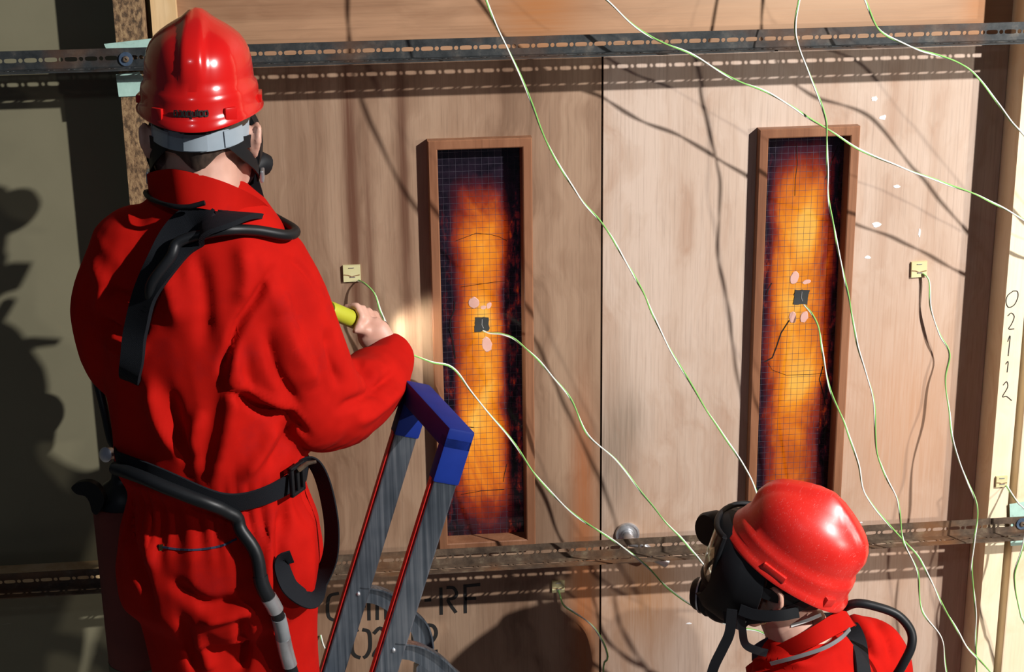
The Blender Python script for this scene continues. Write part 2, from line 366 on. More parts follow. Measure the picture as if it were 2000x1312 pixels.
def fire_glass(name, core_x, half, top, bottom, spots, seed, gain, fill=0.7):
    "wired glass, its charred interlayer glowing with the furnace fire right behind it"
    t = NT(name); X = t.xyz()
    n1 = t.noise(t.map((5, 5, 3.2), (seed, 0, 0)), 1.0, 3); n2 = t.noise(t.map((26, 26, 14), (0, 0, seed)), 1.0, 4, 0.65)
    dx = t.math('SUBTRACT', X[0], core_x); dx = t.math('ADD', dx, t.math('MULTIPLY', t.math('SUBTRACT', n1, 0.5), 0.075))
    dx = t.math('ADD', dx, t.math('MULTIPLY', t.math('SUBTRACT', n2, 0.5), 0.02))
    col_ = t.math('SUBTRACT', 1.0, t.math('POWER', t.math('DIVIDE', t.math('ABSOLUTE', dx), half), 2.6), clamp=True)
    zz = t.math('ADD', X[2], t.math('MULTIPLY', t.math('SUBTRACT', n2, 0.5), 0.05))
    up_ = t.n('ShaderNodeMapRange', interpolation_type='SMOOTHSTEP'); t.val(up_.inputs[0], zz); up_.inputs[1].default_value = top; up_.inputs[2].default_value = top-0.16
    dn_ = t.n('ShaderNodeMapRange', interpolation_type='SMOOTHSTEP'); t.val(dn_.inputs[0], zz); dn_.inputs[1].default_value = bottom; dn_.inputs[2].default_value = bottom+0.16
    I = t.math('MULTIPLY', t.math('MULTIPLY', col_, up_.outputs[0]), t.math('ADD', t.math('MULTIPLY', dn_.outputs[0], 0.75), 0.25))
    big = t.noise(t.map((13, 13, 5.0), (seed*3, 0, seed)), 1.0, 4, 0.6, 0.6); I = t.math('MULTIPLY', I, t.math('ADD', t.math('MULTIPLY', t.math('SUBTRACT', big, 0.5), 1.15), fill))
    # ember-red fringe towards the rebate, broken up by black char
    fr_ = t.math('MULTIPLY', t.math('SUBTRACT', t.noise(t.map((45, 45, 18), (seed, seed, 0)), 1.0, 4, 0.7), 0.44, clamp=True), 1.6)
    inb = t.n('ShaderNodeMapRange', interpolation_type='SMOOTHSTEP'); t.val(inb.inputs[0], t.math('ABSOLUTE', X[0])); inb.inputs[1].default_value = 0.087; inb.inputs[2].default_value = 0.070
    I = t.math('MAXIMUM', I, t.math('MULTIPLY', t.math('MULTIPLY', fr_, inb.outputs[0]), up_.outputs[0]))
    for (cx, cz, sx, sz, amt) in spots: I = t.math('ADD', I, t.math('MULTIPLY', t.gauss(cx, cz, sx, sz), amt))
    em = t.ramp(I, [(0.0, (0.0, 0.0, 0.0)), (0.10, (0.004, 0.0006, 0.002)), (0.24, (0.055, 0.003, 0.003)), (0.42, (0.28, 0.026, 0.001)), (0.62, (0.66, 0.14, 0.003)), (0.82, (0.93, 0.30, 0.012)), (1.0, (1.0, 0.50, 0.07))])
    dk = t.noise(t.map(), 40, 4); t.out(t.ramp(dk, [(0.35, (0.004, 0.004, 0.007)), (0.75, (0.016, 0.010, 0.018))]), 0.14, 0, 0.5)
    t.val(t.b.inputs['Emission Color'], em); t.b.inputs['Emission Strength'].default_value = gain
    return t

# ------------------------------------------------------------------ the setting
def struct(o): o['kind'] = 'structure'; return o
struct(MB().box((-4, -5, -0.05), (4.5, 0.6, 0)).build('floor', 'concrete'))
struct(MB().box((-1.15, 0.10, 0), (1.6, 0.13, 2.7)).build('wall_back', 'soot'))
wl = struct(MB().box((-2.6, 0.0, 0), (-0.735, 0.03, 2.7)).build('wall_left', 'board'))
struct(MB().box((-0.795, -0.085, 0), (-0.745, -0.001, 2.7)).build('trim_1', 'chipboard'))
struct(MB().box((-0.735, -0.03, 0), (-0.690, 0.03, 2.7)).build('trim_2', 'pine'))
struct(MB().box((-0.690, 0.0, 1.968), (0.905, 0.045, 2.7)).build('wall_head', 'ply_head'))
struct(MB().box((0.90, -0.082, 0), (0.941, 0.03, 2.7)).build('trim_3', 'pine_pale'))
struct(MB().box((0.941, -0.035, 0), (0.975, 0.03, 2.7)).build('trim_4', 'timber_dark'))
struct(MB().box((0.957, -0.085, 0), (1.30, -0.0355, 2.7), bev=0.003).build('trim_5', 'pine_pale'))
struct(MB().box((1.30, -0.02, 0), (2.2, 0.03, 2.7)).build('wall_right', 'board'))
struct(MB().box((-2.6, -0.045, 0.905), (-0.796, -0.0005, 0.955)).build('trim_6', 'pine'))

def door(name, x0, x1, z0, z1, fx, mat, glass, extra_label=None):
    root = empty(name, (0, 0, 0)); root['kind'] = 'structure'
    fw, fh, ftop = 0.2, 0.8614, 1.80
    hx0, hx1, hz0, hz1 = fx+0.012, fx+fw-0.012, ftop-fh+0.012, ftop-0.012
    mb = MB()
    o = [(x0, z0), (x1, z0), (x1, z1), (x0, z1)]; h = [(hx0, hz0), (hx1, hz0), (hx1, hz1), (hx0, hz1)]
    vs = [(a, 0, b) for a, b in o+h]+[(a, 0.045, b) for a, b in o+h]
    fs = []
    for k in range(4):
        j = (k+1) % 4
        fs += [(k, j, 4+j, 4+k), (8+k, 12+k, 12+j, 8+j), (k, 8+k, 8+j, j), (4+k, 4+j, 12+j, 12+k)]
    mb.add(vs, fs).build('door_leaf', mat, root)
    # mitred glazing beads, proud of the leaf, sloping in to the glass
    fr = empty('window_frame'); fr.parent = root
    O = [(fx, ftop-fh), (fx+fw, ftop-fh), (fx+fw, ftop), (fx, ftop)]
    def inset(d): return [(O[0][0]+d, O[0][1]+d), (O[1][0]-d, O[1][1]+d), (O[2][0]-d, O[2][1]-d), (O[3][0]+d, O[3][1]-d)]
    prof = [(0.0, 0.0), (0.0, -0.019), (0.002, -0.021), (0.0165, -0.021), (0.0185, -0.0195), (0.0205, 0.014), (0.012, 0.014), (0.012, 0.0)]
    for k in range(4):
        j = (k+1) % 4; vs = []
        for d, y in prof:
            I = inset(d); vs.append((I[k][0], y, I[k][1]))
        for d, y in prof:
            I = inset(d); vs.append((I[j][0], y, I[j][1]))
        n = len(prof); fs = [(i, (i+1) % n, n+(i+1) % n, n+i) for i in range(n)]+[tuple(range(n)), tuple(range(2*n-1, n-1, -1))]
        MB().add(vs, fs).build('glazing_bead', 'hardwood', fr)
    # pane
    cx, cz = fx+fw/2, ftop-fh/2; hw, hh = fw/2-0.0125, fh/2-0.0125
    pane = MB().box((-hw, 0, -hh), (hw, 0.007, hh)).build('glass_pane', glass, root)
    pane.location = (cx, 0.0145, cz)
    m = MB(); r = 0.00023; a = -hw+0.004
    while a < hw: m.box((a-r, -0.0006, -hh), (a+r, 0.0004, hh)); a += 0.0127
    a = -hh+0.005
    while a < hh: m.box((-hw, -0.0007, a-r), (hw, 0.0003, a+r)); a += 0.0127
    wm = m.build('wire_mesh', 'wire_mesh', pane); wm['kind'] = 'stuff'
    return root, pane

GL_Y = 0.0145
# window glass: left centre (-0.1384, 1.3693), right centre (0.5045, 1.3693)
fire_glass('fire_left', -0.004, 0.062, 0.395, -0.425, [(0.002, 0.06, 0.022, 0.05, 0.42), (-0.025, -0.17, 0.022, 0.05, 0.20), (0.01, -0.06, 0.02, 0.06, 0.10)], 1.0, 1.0, 0.70)
fire_glass('fire_right', -0.002, 0.074, 0.44, -0.55, [(0.012, 0.22, 0.025, 0.06, 0.26), (-0.01, 0.03, 0.03, 0.09, 0.22), (0.0, -0.12, 0.03, 0.07, 0.12), (0, -0.33, 0.1, 0.12, -0.25)], 4.3, 1.0, 0.76)
d1, pane1 = door('door_1', -0.688, 0.0985, 0.005, 1.965, -0.2384, 'ply_left', 'fire_left')
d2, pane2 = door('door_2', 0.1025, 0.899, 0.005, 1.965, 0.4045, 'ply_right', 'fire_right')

# polyline marks with a little thickness (lettering, cracks)
def stroke(mb, pts, width, y, th=0.0004, n=1):
    P = [Vector((p.x, y, p.z)) for p in pts]
    mb.ribbon(P, [Vector((0, 1, 0))]*len(P), width, th); return mb
def px_stroke(mb, pxs, width, Y=0.0, lift=0.0005, smooth=0):
    pts = cat(pxs, smooth) if smooth else pxs
    return stroke(mb, [U(p[0], p[1], Y) for p in pts], width, Y-lift)

# stencilled lettering on the left leaf: CHILT-RF / 02112
L1 = {'C': [[(662, 1158), (645, 1163), (640, 1180), (643, 1205), (662, 1213)]],
      'H': [[(691, 1160), (691, 1212)], [(720, 1158), (721, 1211)], [(697, 1184), (714, 1183)]],
      'I': [[(737, 1150), (737, 1210)]], 'L': [[(753, 1150), (754, 1208), (778, 1206)]],
      'T': [[(787, 1152), (816, 1149)], [(801, 1155), (802, 1205)]], '-': [[(829, 1172), (842, 1171)]],
      'R': [[(861, 1147), (862, 1200)], [(872, 1147), (886, 1148), (892, 1160), (886, 1168), (875, 1172), (891, 1196)]],
      'F': [[(908, 1141), (909, 1197)], [(908, 1144), (938, 1141)], [(908, 1169), (930, 1168)]]}
for k, ls in L1.items():
    mb = MB()
    for l in ls: px_stroke(mb, l, 0.0068, smooth=(5 if k in 'CR' and len(l) > 3 else 0))
    mb.build('stencil_letter', 'black_paint', d1)
L2 = [[[(700, 1229), (690, 1234), (688, 1250), (688, 1270), (694, 1280), (704, 1284)], [(708, 1229), (720, 1233), (723, 1250), (722, 1268), (716, 1280), (710, 1284)]],
      [[(730, 1237), (742, 1226), (752, 1236), (748, 1252), (730, 1280), (756, 1278)]],
      [[(769, 1232), (779, 1222), (780, 1278)]], [[(795, 1230), (807, 1223), (808, 1278)]],
      [[(820, 1232), (830, 1221), (846, 1222), (852, 1236), (844, 1252), (822, 1273), (855, 1271)]]]
for ls in L2:
    mb = MB()
    for l in ls: px_stroke(mb, l, 0.0078, smooth=(4 if len(l) > 3 else 0))
    mb.build('stencil_numeral', 'black_paint', d1)
# handwritten number on the post
post = bpy.data.objects['trim_3']
HW = [[(1979, 568), (1968, 577), (1965, 590), (1970, 600), (1981, 595), (1988, 580), (1987, 569), (1979, 568)], [(1968, 617), (1975, 611), (1981, 618), (1976, 632), (1970, 642), (1981, 642)],
      [(1968, 667), (1973, 656), (1969, 695)], [(1964, 711), (1969, 706), (1967, 727)], [(1959, 752), (1966, 745), (1968, 756), (1958, 774), (1966, 774), (1976, 782)]]
for l in HW:
    px_stroke(MB(), l, 0.0019, -0.082, 0.0003, 4).build('handwritten_numeral', 'black_paint', post)

# plaster splashes on the right leaf
for (x, y, a, b) in [(1708, 193, 9, 7), (1725, 229, 9, 6), (1712, 438, 11, 8), (1695, 502, 9, 4), (1796, 455, 3, 11), (1752, 364, 9, 4), (1665, 1030, 4, 2), (1345, 1217, 8, 3), (1682, 1020, 4, 2)]:
    c = U(x, y, 0); vs = []; n = 11
    for k in range(n):
        an = 2*math.pi*k/n; rr = 0.55+0.45*random.random(); vs.append((c.x+math.cos(an)*a*rr/1000, 0, c.z+math.sin(an)*b*rr/1000))
    vs2 = [(p[0], -0.0005, p[2]) for p in vs]
    MB().add(vs+vs2, [tuple(range(n)), tuple(range(2*n-1, n-1, -1))]+[(k, (k+1) % n, n+(k+1) % n, n+k) for k in range(n)]).build('plaster_splash', 'plaster_white', d2)

# cracks in the glass
def crack(pane, pxs, width=0.0012, mat='soot'):
    mb = MB(); P = [U(p[0], p[1], GL_Y)-pane.location for p in pxs]
    mb.ribbon([Vector((p.x, -0.0012, p.z)) for p in P], [Vector((0, 1, 0))]*len(P), width, 0.0006); mb.build('crack', mat, pane)
crack(pane1, [(888, 588), (887, 605), (880, 622), (879, 643), (884, 665), (889, 700)], 0.0026)
crack(pane1, [(890, 470), (930, 455), (960, 458), (975, 462), (990, 470)], 0.001)
crack(pane1, [(893, 835), (912, 833), (926, 834)], 0.0013)
crack(pane1, [(900, 965), (940, 958), (985, 955)], 0.001)
crack(pane1, [(900, 560), (960, 551), (990, 548)], 0.001)
crack(pane1, [(990, 905), (985, 925), (983, 940)], 0.0014)
crack(pane2, [(1541, 625), (1525, 650), (1515, 680), (1508, 698), (1493, 706)], 0.0028)
crack(pane2, [(1556, 280), (1557, 320), (1553, 350), (1552, 382)], 0.0014)
crack(pane2, [(1500, 708), (1508, 722), (1535, 732), (1580, 731), (1610, 728)], 0.001)
crack(pane2, [(1638, 283), (1622, 320), (1612, 350)], 0.0016)
crack(pane2, [(1507, 552), (1500, 565), (1497, 575)], 0.0022)
crack(pane2, [(1607, 715), (1600, 740), (1608, 770), (1612, 790)], 0.0022)

# ------------------------------------------------------------------ slotted steel angle rails
def slotted(mb, x0, x1, a0, a1, c, axis, th, pitch, slot_l, slot_r, hole_r, phase=0.0):
    "plate with a row of long slots and round holes; axis 'z': upright plate at y=c from z a0..a1; 'y': flat plate at z=c from y a0..a1"
    mid = (a0+a1)/2; n = 16; cells = []
    x = x0+phase; cells.append((x0, x0+phase, None)) if phase > 0 else None
    lw = pitch*0.68
    while x+pitch <= x1:
        cells.append((x, x+lw, (slot_l/2, slot_r))); cells.append((x+lw, x+pitch, (hole_r, hole_r))); x += pitch
    cells.append((x, x1, None))
    def pt(u, v, o): return (u, c+o, v) if axis == 'z' else (u, v, c+o)
    for (xa, xb, hole) in cells:
        if hole is None:
            lo = pt(xa, a0, 0); hi = pt(xb, a1, th); mb.box(tuple(map(min, lo, hi)), tuple(map(max, lo, hi))); continue
        xc, hx, ha = (xa+xb)/2, (xb-xa)/2, (a1-a0)/2; vs = []; fs = []
        for o in (0, th):
            for k in range(n):
                an = 2*math.pi*k/n; cs, sn = math.cos(an), math.sin(an); mm = max(abs(cs), abs(sn)); vs.append(pt(xc+hx*cs/mm, mid+ha*sn/mm, o))
            for k in range(n):
                an = 2*math.pi*k/n; cs, sn = math.cos(an), math.sin(an)
                e = 0.55 if hole[0] > hole[1]*1.2 else 1.0
                vs.append(pt(xc+hole[0]*math.copysign(abs(cs)**e, cs), mid+hole[1]*math.copysign(abs(sn)**e, sn), o))
        for k in range(n):
            j = (k+1) % n
            fs += [(k, j, n+j, n+k), (2*n+k, 3*n+k, 3*n+j, 2*n+j), (n+k, n+j, 3*n+j, 3*n+k), (k, 2*n+k, 2*n+j, j)]
        mb.add(vs, fs)
    return mb
def rail(z0, z1, mat, label):
    r = empty('slotted_steel_rail', (0, -0.09, z0)); tag(r, label, 'rail', 'slotted rails across the doors')
    off = Vector(r.location)
    a = slotted(MB(), -1.35, 1.28, z0, z1, -0.0905, 'z', 0.0022, 0.0355, 0.0225, 0.0042, 0.0040); a.v = [v-off for v in a.v]; a.build('upright_flange', mat, r)
    b = slotted(MB(), -1.35, 1.28, -0.0905-0.038, -0.0905, z0, 'y', 0.0022, 0.0355, 0.0225, 0.0036, 0.0034, 0.017); b.v = [v-off for v in b.v]; b.build('ledge_flange', mat, r)
    return r
rail(1.969, 2.004, 'steel_rust', 'dark slotted steel angle rail crossing above the two vision panels')
rail(0.944, 0.979, 'steel_brown', 'rusty brown slotted steel angle rail crossing behind the ladder at handle height')
def washer(px, py, Y, label):
    c = U(px, py, Y); r = empty('bolt_and_washer', c); tag(r, label, 'bolt', 'bolts fixing the rails')
    RX = Matrix.Rotation(math.pi/2, 4, 'X')
    MB().lathe([(0.004, 0), (0.0125, 0), (0.0125, 0.0025), (0.004, 0.0025)], 24, RX).build('washer', 'washer_blue', r, True)
    MB().lathe([(0.0032, 0.0022), (0.0055, 0.0022), (0.006, 0.004), (0.005, 0.0055), (0.0022, 0.006), (0.0018, 0.004)], 14, RX).build('bolt_head', 'steel_brown', r, True)
washer(246, 115, -0.0907, 'blue grey washer and bolt fixing the upper rail beside the red helmet')
washer(1996, 1022, -0.0907, 'blue washer and bolt fixing the lower rail at the right edge')
def plate(name, pxs, Y, th, mat, label, category):
    P = [U(x, y, Y) for x, y in pxs]; n = len(P); vs = P+[p+Vector((0, th, 0)) for p in P]
    o = MB().add(vs, [tuple(range(n)), tuple(range(2*n-1, n-1, -1))]+[(k, (k+1) % n, n+(k+1) % n, n+k) for k in range(n)]).build(name, mat, None, origin=sum(P, Vector())/n)
    return tag(o, label, category)
plate('packing_block', [(203, 86), (298, 75), (300, 97), (210, 101)], -0.088, 0.0025, 'mint_paint', 'pale mint painted packing strip above the upper rail beside the red helmet', 'packing strip')
plate('packing_block', [(226, 145), (272, 140), (300, 186), (232, 189)], -0.088, 0.0025, 'mint_paint', 'pale mint painted packing piece hanging under the upper rail at left', 'packing strip')
plate('packing_block', [(1972, 985), (2030, 975), (2030, 1062), (1974, 1066)], -0.0882, 0.0022, 'mint_paint', 'pale mint packing piece behind the lower rail at the right edge', 'packing strip')

# ------------------------------------------------------------------ door furniture
c = U(1225, 1042, 0); hd = empty('lever_handle', (c.x, 0, c.z)); tag(hd, 'steel lever handle on round rose half hidden by the lower rail', 'door handle')
RX = Matrix.Rotation(math.pi/2, 4, 'X')
MB().lathe([(0.0, 0), (0.0255, 0), (0.026, 0.003), (0.0245, 0.006), (0.0215, 0.0062), (0.0205, 0.0042), (0.0135, 0.0042), (0.013, 0.010), (0.0, 0.010)], 32, RX).build('rose', 'steel_bright', hd, True)
MB().lathe([(0.0, 0.01), (0.0105, 0.01), (0.0105, 0.04), (0.008, 0.046), (0.0, 0.047)], 20, RX).build('spindle', 'steel_bright', hd, True)
e = U(1303, 1098, -0.045)-Vector((c.x, 0, c.z))
MB().tube(cat([(0, -0.040, 0), (0.02, -0.043, -0.006), (e.x*0.6, -0.046, e.z*0.6), (e.x, -0.045, e.z)], 6), [0.0095]*6+[0.010]*6+[0.0115]*6+[0.0105], 14, 1.1).build('lever', 'steel_bright', hd, True)

# ------------------------------------------------------------------ thermocouple pads
def pad(px, py, Y, size, mat, label, ang=0.0, torn=False):
    c = U(px, py, Y); n = 24; vs = []
    o = empty('thermocouple_pad', c); tag(o, label, 'sensor pad', 'thermocouple pads')
    hs = size/2
    for k in range(n):
        a = 2*math.pi*k/n; mm = max(abs(math.cos(a)), abs(math.sin(a))); x, z = hs*math.cos(a)/mm, hs*math.sin(a)/mm
        if torn: x += random.uniform(-1, 1)*hs*0.09; z += random.uniform(-1, 1)*hs*0.07
        vs.append((x*math.cos(ang)-z*math.sin(ang), x*math.sin(ang)+z*math.cos(ang)))
    V = [(x, 0, z) for x, z in vs]+[(x*0.97, -0.0035 if torn else -0.005, z*0.97) for x, z in vs]
    MB().add(V, [tuple(range(n)), tuple(range(2*n-1, n-1, -1))]+[(k, (k+1) % n, n+(k+1) % n, n+k) for k in range(n)]).build('pad', mat, o)
    yy = -0.0045 if torn else -0.006
    if not torn:
        for (x, z) in ((0.0, 0.35), (0.05, -0.2)):
            MB().box((x*size-0.005, yy-0.0006, z*size-0.0007), (x*size+0.005, yy+0.002, z*size+0.0007)).build('staple', 'steel_bright', o)
        mb = MB(); mb.ribbon([Vector((a*size, yy+0.0004, b*size)) for a, b in ((-0.45, -0.05), (-0.2, -0.08), (0.0, -0.18), (0.2, -0.12), (0.45, -0.08))], [Vector((0, 1, 0))]*5, 0.0016, 0.0006); mb.build('junction_wire', 'timber_dark', o)
    else:
        MB().tube([(0.001, yy+0.001, hs*0.8), (0.0, yy+0.0006, 0), (0.003, yy+0.001, -hs*0.5)], 0.0009, 6).build('junction_wire', 'steel_bright', o)
    return o
pad(687, 533, 0, 0.034, 'pad_yellow', 'yellow thermocouple pad stapled to the left door leaf beside the raised hand')
pad(1794, 525, 0, 0.033, 'pad_yellow', 'yellow thermocouple pad stapled to the right door leaf beside the right vision panel', 0.03)
pad(1090, 1144, 0, 0.027, 'pad_yellow', 'small yellow thermocouple pad below the lower rail near the meeting edge')
pad(1955, 939, -0.082, 0.024, 'pad_yellow', 'small pale thermocouple pad stapled to the numbered post', 0.02)
pad(941, 633, GL_Y, 0.029, 'pad_black', 'torn black thermocouple pad on the left glowing glass', 0.0, True)
pad(1564, 580, GL_Y, 0.031, 'pad_black', 'torn black thermocouple pad on the right glowing glass', -0.08, True)
# glue patches left on the glass
def patch(pane, px, py, a, b, ang=0.0):
    c = U(px, py, GL_Y)-pane.location; n = 16; vs = []
    for k in range(n):
        an = 2*math.pi*k/n; rr = 1+random.uniform(-0.1, 0.1); x, z = a*rr*math.cos(an), b*rr*math.sin(an)
        vs.append((c.x+x*math.cos(ang)-z*math.sin(ang), c.z+x*math.sin(ang)+z*math.cos(ang)))
    V = [(x, -0.0008, z) for x, z in vs]+[(c.x+(x-c.x)*0.9, -0.0022, c.z+(z-c.z)*0.9) for x, z in vs]
    MB().add(V, [tuple(range(n)), tuple(range(2*n-1, n-1, -1))]+[(k, (k+1) % n, n+(k+1) % n, n+k) for k in range(n)]).build('glue_patch', 'putty_pink', pane)
for a in [(925, 591, 0.0105, 0.012), (955, 596, 0.005, 0.007, -0.3), (944, 600, 0.006, 0.004), (951, 673, 0.010, 0.0165, 0.1)]: patch(pane1, *a)
for a in [(1551, 542, 0.009, 0.014, -0.3), (1575, 550, 0.009, 0.0045, 0.2), (1548, 619, 0.008, 0.013, 0.0), (1570, 619, 0.0085, 0.0125, -0.25)]: patch(pane2, *a)

# ------------------------------------------------------------------ thermocouple wires (green and white strands twisted together)
def wire(pts, label, r=0.00145, head=(), tail=()):
    "pts: (px, py, Y) waypoints in the place"
    K = [Vector(p) for p in head]+[U(a, b, y) for a, b, y in pts]+[Vector(p) for p in tail]; path = [Vector(p) for p in cat([tuple(p) for p in K], 10)]
    # jitter, as the wire is kinked
    L = 0; base = K[0]; o = empty('thermocouple_wire', base); tag(o, label, 'wire', 'thermocouple wires')
    s = [0.0]
    for i in range(1, len(path)): s.append(s[-1]+(path[i]-path[i-1]).length)
    m = max(12, int(s[-1]/0.008)); res = []; j = 0
    for k in range(m+1):
        d = s[-1]*k/m
        while j < len(s)-2 and s[j+1] < d: j += 1
        f = (d-s[j])/max(1e-9, s[j+1]-s[j]); p = path[j].lerp(path[j+1], f)
        jit = Vector((noise.noise(p*16+Vector((k*0.001, 3, len(label)))), 0.4*noise.noise(p*16+Vector((9, 1, 2))), noise.noise(p*16+Vector((4, 7, len(label))))))*0.0028
        res.append((p+jit*min(1, k/3), d))
    ph = random.random()*6
    for st, (nm, mt) in enumerate((('green_strand', 'wire_green'), ('white_strand', 'wire_white'))):
        P = []
        for i, (p, d) in enumerate(res):
            tn = (res[min(i+1, m)][0]-res[max(i-1, 0)][0]).normalized(); a = tn.cross(Vector((0, 1, 0))).normalized(); b = tn.cross(a)
            an = ph+2*math.pi*d/0.22+1.5*math.sin(d*9+ph)+st*math.pi
            P.append(p+(a*math.cos(an)*0.6+b*math.sin(an)*1.1)*r-base)
        MB().tube(P, r, 6).build(nm, mt, o, True)
    return o
wire([(935, -40, -.20), (948, 0, -.21), (1000, 115, -.22), (1040, 205, -.22), (1075, 292, -.21), (1125, 375, -.2), (1177, 440, -.19), (1240, 540, -.18), (1290, 645, -.18), (1345, 745, -.19), (1400, 830, -.20), (1450, 905, -.22), (1478, 965, -.25), (1510, 1060, -.27), (1560, 1180, -.26), (1590, 1300, -.24)], 'wire running from the top across the meeting edge to the lower helmet', head=[(-0.30, -0.10, 2.68), (-0.20, -0.16, 2.35)], tail=[(0.55, -0.18, 0.3), (0.8, -0.25, 0.008), (1.2, -0.5, 0.006)])
wire([(1150, -40, -.15), (1185, 0, -.15), (1260, 67, -.15), (1350, 105, -.15), (1420, 148, -.15), (1500, 180, -.15), (1590, 236, -.15), (1680, 292, -.15), (1790, 338, -.15), (1880, 370, -.15), (1940, 397, -.15), (2000, 430, -.15), (2060, 460, -.15)], 'wire slanting across the top corner of the right vision panel to the post', head=[(-0.25, -0.10, 2.68), (-0.12, -0.13, 2.35)], tail=[(1.12, -0.12, 1.50), (1.25, -0.09, 1.2)])
wire([(1570, -40, -.15), (1560, 0, -.15), (1555, 70, -.16), (1580, 142, -.17), (1610, 220, -.18), (1615, 272, -.18), (1620, 400, -.19), (1637, 485, -.19), (1660, 590, -.2), (1680, 690, -.2), (1706, 780, -.19), (1714, 890, -.19), (1752, 975, -.18), (1762, 1045, -.18), (1790, 1115, -.18), (1800, 1190, -.19), (1838, 1245, -.19), (1848, 1312, -.19), (1855, 1370, -.19)], 'wire hanging down over the right side of the right vision panel', head=[(0.55, -0.10, 2.68), (0.47, -0.13, 2.35)], tail=[(0.86, -0.2, 0.3), (0.95, -0.3, 0.008), (1.3, -0.5, 0.006)])
wire([(1675, -40, -.16), (1690, 0, -.16), (1720, 60, -.16), (1790, 96, -.17), (1870, 122, -.17), (1920, 163, -.17), (1970, 232, -.17), (2003, 268, -.17), (2050, 330, -.17)], 'short wire curving across the top right corner over the post', head=[(0.45, -0.10, 2.68), (0.53, -0.13, 2.35)], tail=[(1.06, -0.14, 1.55), (1.2, -0.09, 1.25)])
wire([(700, 548, -.006), (712, 554, -.03), (732, 575, -.05), (746, 612, -.06), (765, 655, -.06), (790, 686, -.06), (840, 706, -.06), (880, 716, -.06), (920, 762, -.07), (960, 812, -.08), (1010, 872, -.10), (1060, 945, -.12), (1130, 1010, -.15), (1210, 1063, -.16), (1260, 1102, -.17), (1310, 1152, -.18), (1380, 1200, -.19), (1440, 1226, -.2), (1500, 1243, -.2)], 'wire from the left yellow pad passing the ladder top and down behind the crouching person', tail=[(0.55, -0.2, 0.65), (0.7, -0.22, 0.25), (0.9, -0.35, 0.008), (1.3, -0.6, 0.006)])
wire([(944, 646, .009), (960, 652, -.02), (985, 655, -.05), (1012, 667, -.06), (1060, 712, -.08), (1110, 772, -.1), (1150, 850, -.11), (1210, 905, -.13), (1260, 970, -.15), (1310, 1030, -.16), (1360, 1085, -.18), (1395, 1122, -.2), (1450, 1150, -.22), (1530, 1200, -.22), (1575, 1300, -.2)], 'wire from the black pad on the left glass down to the face mask', tail=[ (0.62, -0.2, 0.25), (0.85, -0.3, 0.008), (1.25, -0.55, 0.006)])
wire([(1571, 596, .009), (1585, 612, -.02), (1600, 642, -.04), (1606, 690, -.06), (1622, 762, -.08), (1650, 830, -.1), (1675, 900, -.11), (1690, 965, -.12), (1740, 1030, -.15), (1795, 1090, -.17), (1840, 1180, -.18), (1890, 1262, -.19), (1935, 1312, -.19), (1990, 1370, -.19)], 'wire from the black pad on the right glass down to the lower right corner', tail=[(1.05, -0.22, 0.3), (1.1, -0.3, 0.008), (1.4, -0.5, 0.006)])
wire([(1803, 534, -.006), (1814, 548, -.015), (1818, 600, -.02), (1836, 652, -.025), (1855, 690, -.03), (1846, 740, -.035), (1853, 800, -.05), (1864, 868, -.08), (1888, 940, -.11), (1908, 992, -.14), (1903, 1055, -.145), (1899, 1110, -.145), (1904, 1180, -.145), (1905, 1250, -.145), (1908, 1330, -.145)], 'wire hanging from the yellow pad on the right leaf beside the post', tail=[(0.92, -0.15, 0.3), (0.98, -0.25, 0.008), (1.3, -0.4, 0.006)])
wire([(1966, 948, -.088), (1976, 965, -.11), (1990, 985, -.14), (2003, 1002, -.15), (1998, 1060, -.15), (1982, 1110, -.15), (1982, 1140, -.15), (1994, 1200, -.15), (2010, 1250, -.15)], 'wire looping from the small pad on the numbered post', tail=[(1.05, -0.15, 0.4), (1.08, -0.25, 0.008), (1.4, -0.4, 0.006)])
wire([(1090, 1152, -.006), (1100, 1180, -.012), (1120, 1195, -.015), (1155, 1218, -.02), (1175, 1250, -.025), (1187, 1285, -.03), (1180, 1320, -.03)], 'wire trailing from the small yellow pad below the lower rail', tail=[(0.14, -0.03, 0.35), (0.3, -0.12, 0.008), (0.9, -0.4, 0.006)])
wire([(626, 1240, -.003), (632, 1262, -.02), (648, 1288, -.04), (660, 1312, -.05), (672, 1345, -.05)], 'short wire seen between the ladder stiles at the bottom edge', tail=[(-0.38, -0.06, 0.3), (-0.2, -0.1, 0.008), (0.4, -0.3, 0.006)])

# ------------------------------------------------------------------ people: shared builders
def frame(origin, fwd, up=(0, 0, 1)):
    f = Vector(fwd).normalized(); u = Vector(up); u = (u-f*u.dot(f)).normalized(); r = f.cross(u)
    return Matrix(((r.x, f.x, u.x, origin[0]), (r.y, f.y, u.y, origin[1]), (r.z, f.z, u.z, origin[2]), (0, 0, 0, 1)))

